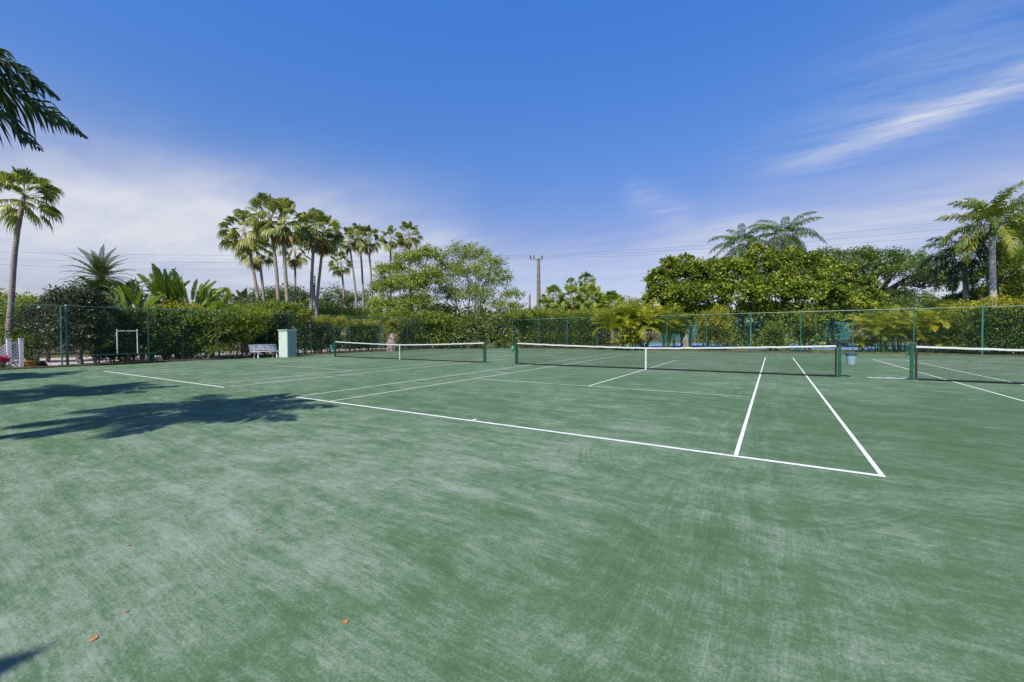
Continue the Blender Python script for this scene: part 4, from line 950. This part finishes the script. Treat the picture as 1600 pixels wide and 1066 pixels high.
hedge('large rounded yellow green bush behind the fence left of the sea grape trunks', xonY(1090, 32.6), xonY(1138, 32.6), 32.0, 33.6, 2.95, 'gold', .10, dens=330, name='shrub', z0=.6, rough=.3, stems=5)
hedge('small green bush low behind the back fence', xonY(1196, 32.6), xonY(1226, 32.6), 32.2, 33.3, 1.9, 'lime', .10, dens=260, name='shrub', z0=.3, rough=.25)
hedge('upright yellow green bush at the fence post left of the net end', xonY(1243, 32.4), xonY(1275, 32.4), 32.0, 33.1, 2.75, 'lime', .10, dens=300, name='shrub', z0=.9, rough=.3)
# sea grapes
tr('sea grape tree with round leaves and orange tints, left of the two large ones', 'tree', 1075, 40, [(1035, 435, 22, 20, 0), (1060, 422, 26, 16, 0), (1085, 425, 28, 20, 0), (1035, 465, 26, 22, 0), (1070, 460, 34, 24, -1), (1105, 450, 30, 30, 0), (1110, 420, 20, 14, 0), (1055, 485, 34, 14, -.5), (1100, 490, 34, 18, 0), (1022, 447, 10, 8, 0), (1045, 410, 12, 8, 0), (1072, 404, 10, 7, 0), (1012, 470, 9, 9, 0)],
   'grape', 33000, .185, name='sea_grape_tree', stems=5, trunk_r=.13, bark='greybark', aspect=.95, sub=58, sig=.125, low=.5, up=.4, group='sea grape trees behind the back fence')
tr('widest sea grape tree, its crown filling the space under the coconut palms', 'tree', 1215, 40, [(1150, 425, 28, 22, 0), (1185, 412, 30, 20, 0), (1225, 412, 30, 20, 0), (1262, 418, 30, 20, 0), (1300, 430, 28, 20, 0), (1335, 448, 26, 18, 0), (1160, 460, 34, 26, -1), (1210, 450, 40, 28, -1), (1265, 455, 40, 28, -1), (1315, 470, 34, 24, -.5), (1355, 475, 26, 16, 0), (1190, 490, 40, 20, 0), (1250, 492, 44, 20, 0), (1330, 492, 36, 16, 0), (1182, 390, 12, 9, 0), (1205, 396, 10, 8, 0), (1240, 394, 12, 8, 0), (1130, 412, 10, 9, 0), (1290, 408, 11, 9, 0), (1322, 425, 12, 9, 0), (1370, 462, 10, 9, 0)],
   'grape', 60000, .185, name='sea_grape_tree', stems=7, trunk_r=.13, bark='greybark', aspect=.95, sub=58, sig=.125, low=.5, up=.4, group='sea grape trees behind the back fence')
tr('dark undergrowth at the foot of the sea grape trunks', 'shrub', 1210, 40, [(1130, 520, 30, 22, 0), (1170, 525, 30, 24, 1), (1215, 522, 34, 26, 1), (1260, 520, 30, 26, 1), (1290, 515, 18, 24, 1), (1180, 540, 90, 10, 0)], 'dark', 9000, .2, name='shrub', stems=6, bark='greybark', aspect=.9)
# rain tree
tr('umbrella shaped rain tree with dark forked limbs behind the sea grapes', 'tree', 1355, 62, [(1290, 398, 22, 10, 0), (1335, 400, 30, 13, 0), (1375, 405, 34, 15, 0), (1420, 412, 34, 16, 0), (1455, 425, 22, 14, 0), (1320, 415, 28, 12, -2), (1400, 425, 40, 13, -3), (1360, 422, 30, 10, 2), (1440, 440, 26, 14, 0), (1390, 462, 30, 16, 0), (1425, 470, 30, 14, 0), (1470, 445, 22, 20, 0)],
   'rain', 27000, .26, trunk_r=.42, bark='darkbark', sub=60, sig=.14, fork=1.0, twigs=5, name='rain_tree')
# right side: arecas, trees
for lab, u, d, Hh, rr, n_ in (('golden areca palm clump right of the teal screen', 1372, 30.2, 3.2, 1.9, 15), ('areca palm clump behind the fence post above the bucket', 1410, 32.5, 3.6, 1.9, 11), ('low golden areca fronds at the fence foot left of the right net', 1350, 31, 1.0, 1.1, 8),
                         ('areca palm clump behind the right net post', 1450, 29.6, 3.4, 1.9, 14), ('tall areca palm clump with arching green fronds under the royal palms', 1470, 33, 4.6, 2.2, 11), ('areca palm clump low behind the right net band', 1490, 29.3, 1.6, 1.4, 9),
                         ('areca palm clump with broad sunlit fronds left of the royal palm trunk', 1520, 30.5, 3.9, 1.9, 11), ('low golden areca palm at the fence foot near the right edge', 1455, 29.2, .9, 1.2, 8), ('areca palm clump behind the last fence post at right', 1562, 27.5, 2.6, 1.6, 10), ('areca palm clump cut by the right edge of the photo', 1598, 27.2, 2.2, 1.5, 10)):
    q = G(u, d); areca(lab, q[0], q[1], Hh, rr, n_, group='areca palms at the right of the back fence', nl=24)
hedge('dark hedge with orange tips behind the fence at the right edge', xonY(1500, 32.6), xonY(1500, 32.6)+9, 32.2, 33.8, 3.15, 'hedge', .10, dens=280, topmat='gold', topz=.45, rough=.3, stems=12)
tr('bright green tree at the right edge behind the royal palm', 'tree', 1600, 31, [(1565, 425, 22, 14, 0), (1595, 410, 26, 20, 0), (1625, 400, 30, 26, 1), (1580, 445, 30, 16, 0), (1620, 450, 40, 26, 0), (1650, 420, 30, 40, 1), (1590, 470, 26, 14, 0), (1540, 430, 14, 10, 0)], 'lime', 20000, .14, trunk_r=.16, sub=34)
tr('tall dark leafy tree behind the royal palm at the right edge', 'tree', 1600, 40, [(1598, 345, 22, 18, 0), (1590, 375, 26, 20, 0), (1620, 360, 30, 30, 0), (1580, 400, 26, 18, 0), (1640, 340, 30, 34, 0)], 'hedge', 12000, .19, trunk_r=.2)
tr('green shrub mass behind the areca palms', 'shrub', 1440, 42, [(1390, 478, 30, 14, 0), (1430, 482, 34, 14, 0), (1480, 482, 30, 16, 0), (1530, 478, 30, 18, 0), (1400, 505, 40, 24, 0), (1460, 510, 50, 26, 0), (1530, 510, 40, 26, 0)], 'hedge', 15000, .19, name='shrub', stems=5)
# distant woods beyond everything
n = 0; P = []; O = []; T = []
for u in range(-60, 1700, 22):
    d = 105+rng.random()*20
    if 900 < u < 1010: vt = 484
    else: vt = 487+rng.normal()*3
    q = G(u, d); r_ = W(20+rng.random()*8, d); h_ = Z(u, vt, d)
    bl = [(q[0], q[1], h_*.55, r_, r_, h_*.5)]
    p_, o_, t_ = blob_points(bl, 800, 26, .22, .6); P.append(p_); O.append(o_); T.append(t_)
P = np.vstack(P); O = np.vstack(O); T = np.concatenate(T); k = P[:, 2] > 0
v, f, ti = leaves(P[k], O[k], .75, .6, .6, tintf=T[k])
tag(mkobj('distant_woods', v, f, MT['far'], None, ti), 'low green line of distant trees closing the horizon', 'woods', kind='stuff')

# neighbouring blue court with teal windscreen
m, nt, b = newmat('blue_court'); p = geo(nt); g = ramp(nt, noise(nt, p, .8, 5), [(.3, (.12,.19,.36)), (.7, (.17,.26,.46))]); L(nt, g.outputs[0], b.inputs['Base Color']); b.inputs['Roughness'].default_value = .8
sheet('blue_court', -3, 18, 37.5, 55, .006, m)
m, nt, b = newmat('green_apron'); p = geo(nt); g = ramp(nt, noise(nt, p, .8, 5), [(.3, (.05,.17,.14)), (.7, (.08,.23,.19))]); L(nt, g.outputs[0], b.inputs['Base Color'])
sheet('green_apron', -6, 42, 36.3, 62, .003, m)
def screen(lab, x0, x1, y, z0, z1):
    t = empty('windscreen_fence', x0, y); tag(t, lab, 'fence')
    V = []; F2 = []; K = int((x1-x0)*2); 
    for i in range(K+1):
        x = (x1-x0)*i/K; dy = .04*math.sin(i*.9)+.03*math.sin(i*.37)
        V += [(x, dy, z0), (x, dy, z1+.03*math.sin(i*1.3)), (x, dy+.01, z1+.03*math.sin(i*1.3)), (x, dy+.01, z0)]
    for i in range(K):
        for j in range(4): F2.append((i*4+j, i*4+4+j, i*4+4+(j+1) % 4, i*4+(j+1) % 4))
    mkobj('screen_cloth', np.array(V), F2, MT['teal'], t)
    for i in range(int((x1-x0)/3)+1): MB().tube([(i*3, .12, 0), (i*3, .12, z1+.25)], .04, 8).build('post', MT['black'], t)
    MB().tube([(0, .12, z1+.2), (x1-x0, .12, z1+.2)], .03, 8).build('top_rail', MT['green_rail'], t)
screen('teal windscreen fence beyond the blue court', -4, 17.6, 57, .5, 2.7)
screen('teal windscreen fence panel seen right of the sea grape trunks', 19, 36, 47, .75, 2.3)
# pale block bench and dark post seen right of the sea grapes
q = G(1300, 43); t = empty('wall_block', q[0], q[1]); tag(t, 'low pale pink block wall seen through the fence under the sea grape branches', 'wall')
MB().box((-1.3, -.2, 0), (1.3, .2, .32), .02).build('base', MT['greybark'], t); MB().box((-1.4, -.25, .323), (1.4, .25, .62), .02).build('cap', MT['palewall'], t)
q = G(1301, 38); tag(MB().tube([(0, 0, -.1), (0, 0, 2.6), (0, 0, 2.75)], [.1, .1, .05], 10).build('lamp_post', MT['black'], None, False, (q[0], q[1], 0)), 'dark post standing in front of the pale block wall', 'post')

# ------------------------------------------------------------------ light and sky
SUN_EL = R(49); sv = np.array([.15, -1.0]); sv = sv/np.linalg.norm(sv)
S = np.array([sv[0]*math.cos(SUN_EL), sv[1]*math.cos(SUN_EL), math.sin(SUN_EL)])
sun = bpy.data.lights.new('sun', 'SUN'); sun.energy = 5.0; sun.angle = R(.53); sun.color = (1, .95, .87)
so = bpy.data.objects.new('sun', sun); COL.objects.link(so); so.rotation_euler = Vector(S).to_track_quat('Z', 'Y').to_euler()
w = bpy.data.worlds.new('World'); scn.world = w; w.use_nodes = True; nt = w.node_tree
bg = nt.nodes['Background']
sky = nt.nodes.new('ShaderNodeTexSky'); sky.sky_type = 'NISHITA'; sky.sun_disc = False; sky.sun_elevation = SUN_EL; sky.sun_rotation = math.atan2(sv[0], sv[1])
sky.air_density = 1.0; sky.dust_density = .6; sky.ozone_density = 2.2; sky.altitude = 0
tcn = nt.nodes.new('ShaderNodeTexCoord').outputs['Generated']
sx = nt.nodes.new('ShaderNodeSeparateXYZ'); L(nt, tcn, sx.inputs[0])
az = mathn(nt, 'ARCTAN2', sx.outputs[0], sx.outputs[1]); el = mathn(nt, 'ARCSINE', sx.outputs[2])
zz = mathn(nt, 'ADD', mathn(nt, 'MAXIMUM', sx.outputs[2], 0.0), .06)
cx = nt.nodes.new('ShaderNodeCombineXYZ'); L(nt, mathn(nt, 'DIVIDE', sx.outputs[0], zz), cx.inputs[0]); L(nt, mathn(nt, 'DIVIDE', sx.outputs[1], zz), cx.inputs[1])
pl = cx.outputs[0]
wisp = noise(nt, mapping(nt, pl, (0, 0, R(28)), (.7, 3.4, 1)), 3.2, 14, .72)
wisp2 = noise(nt, mapping(nt, pl, (0, 0, R(40)), (1, 3.2, 1)), .9, 8, .6)
def band(A, B, wdt, s0, s1, f0=.12, soft=1.0):
    """soft cirrus band between two sky directions (azimuth, elevation)"""
    a0, e0 = azel(*A); a1, e1 = azel(*B); Ln = math.hypot(a1-a0, e1-e0); ux, uy = (a1-a0)/Ln, (e1-e0)/Ln
    da = mathn(nt, 'SUBTRACT', az, a0); de = mathn(nt, 'SUBTRACT', el, e0)
    t_ = mathn(nt, 'ADD', mathn(nt, 'MULTIPLY', da, ux), mathn(nt, 'MULTIPLY', de, uy))
    s_ = mathn(nt, 'SUBTRACT', mathn(nt, 'MULTIPLY', de, ux), mathn(nt, 'MULTIPLY', da, uy))
    wf = mathn(nt, 'MULTIPLY_ADD', mathn(nt, 'SUBTRACT', noise(nt, pl, .8, 4), .5), wdt*1.6, s_)
    g_ = mathn(nt, 'EXPONENT', mathn(nt, 'MULTIPLY', mathn(nt, 'POWER', mathn(nt, 'ABSOLUTE', mathn(nt, 'DIVIDE', wf, wdt)), 2.0), -1.0))
    i0 = mathn(nt, 'MULTIPLY_ADD', t_, 1/f0, -s0*Ln/f0, True); i1 = mathn(nt, 'MULTIPLY_ADD', t_, -1/f0, (s1*Ln)/f0, True)
    return mathn(nt, 'MULTIPLY', g_, mathn(nt, 'MULTIPLY', i0, i1))
wn = mathn(nt, 'MULTIPLY_ADD', wisp, 3.2, -1.05, True); wn2 = mathn(nt, 'MULTIPLY_ADD', wisp2, 2.4, -.6, True)
def scale_(a, k): return mathn(nt, 'MULTIPLY', a, k)
parts = [mathn(nt, 'MULTIPLY', scale_(band((1190, 275), (1640, 110), .019, -.05, 1.5, .22), .75), mathn(nt, 'MULTIPLY_ADD', wn, .8, .2)),
         mathn(nt, 'MULTIPLY', scale_(band((1180, 260), (1640, 30), .10, -.25, 1.5, .35), .36), mathn(nt, 'MULTIPLY', wn, mathn(nt, 'MULTIPLY_ADD', wn2, .8, .2))),
         mathn(nt, 'MULTIPLY', scale_(band((1000, 400), (1700, 290), .06, -.05, 1.4, .2), .55), mathn(nt, 'MULTIPLY_ADD', wn2, .7, .3)),
         mathn(nt, 'MULTIPLY', scale_(band((1000, 310), (1060, 340), .03, -.6, 1.5, .05), .25), wn),
         mathn(nt, 'MULTIPLY', scale_(band((-150, 285), (640, 395), .115, -.4, 1.25, .4), .95), mathn(nt, 'MULTIPLY_ADD', wn2, .4, .6)),
         mathn(nt, 'MULTIPLY', scale_(band((500, 380), (1250, 420), .07, -.2, 1.3, .3), .35), wn2)]
tot = parts[0]
for q in parts[1:]: tot = mathn(nt, 'ADD', tot, q)
tot = mathn(nt, 'MINIMUM', tot, .85)
tint = nt.nodes.new('ShaderNodeMix'); tint.data_type = 'RGBA'; tint.blend_type = 'MULTIPLY'; tint.inputs[0].default_value = 1
tr_ = ramp(nt, mathn(nt, 'MULTIPLY', el, 1/1.2), [(0.0, (.94/2.2,.79/2.2,.88/2.2)), (.17, (.96/2.2,.85/2.2,1.06/2.2)), (.33, (.72/2.2,1.06/2.2,1.58/2.2)), (.55, (.60/2.2,1.26/2.2,2.18/2.2)), (.75, (.36/2.2,.72/2.2,1.2/2.2))])
vm = nt.nodes.new('ShaderNodeVectorMath'); vm.operation = 'SCALE'; vm.inputs['Scale'].default_value = 2.2; L(nt, tr_.outputs[0], vm.inputs[0])
L(nt, sky.outputs[0], tint.inputs[6]); L(nt, vm.outputs[0], tint.inputs[7])
cloud = mixc(nt, tot, tint.outputs[2], (6.8, 6.95, 7.35))
L(nt, cloud, bg.inputs['Color']); bg.inputs['Strength'].default_value = .09

scn.view_settings.view_transform = 'Standard'; scn.view_settings.look = 'None'; scn.view_settings.exposure = 0.35; scn.view_settings.gamma = 1
scn.render.engine = 'CYCLES'
scn.cycles.max_bounces = 6; scn.cycles.transparent_max_bounces = 8
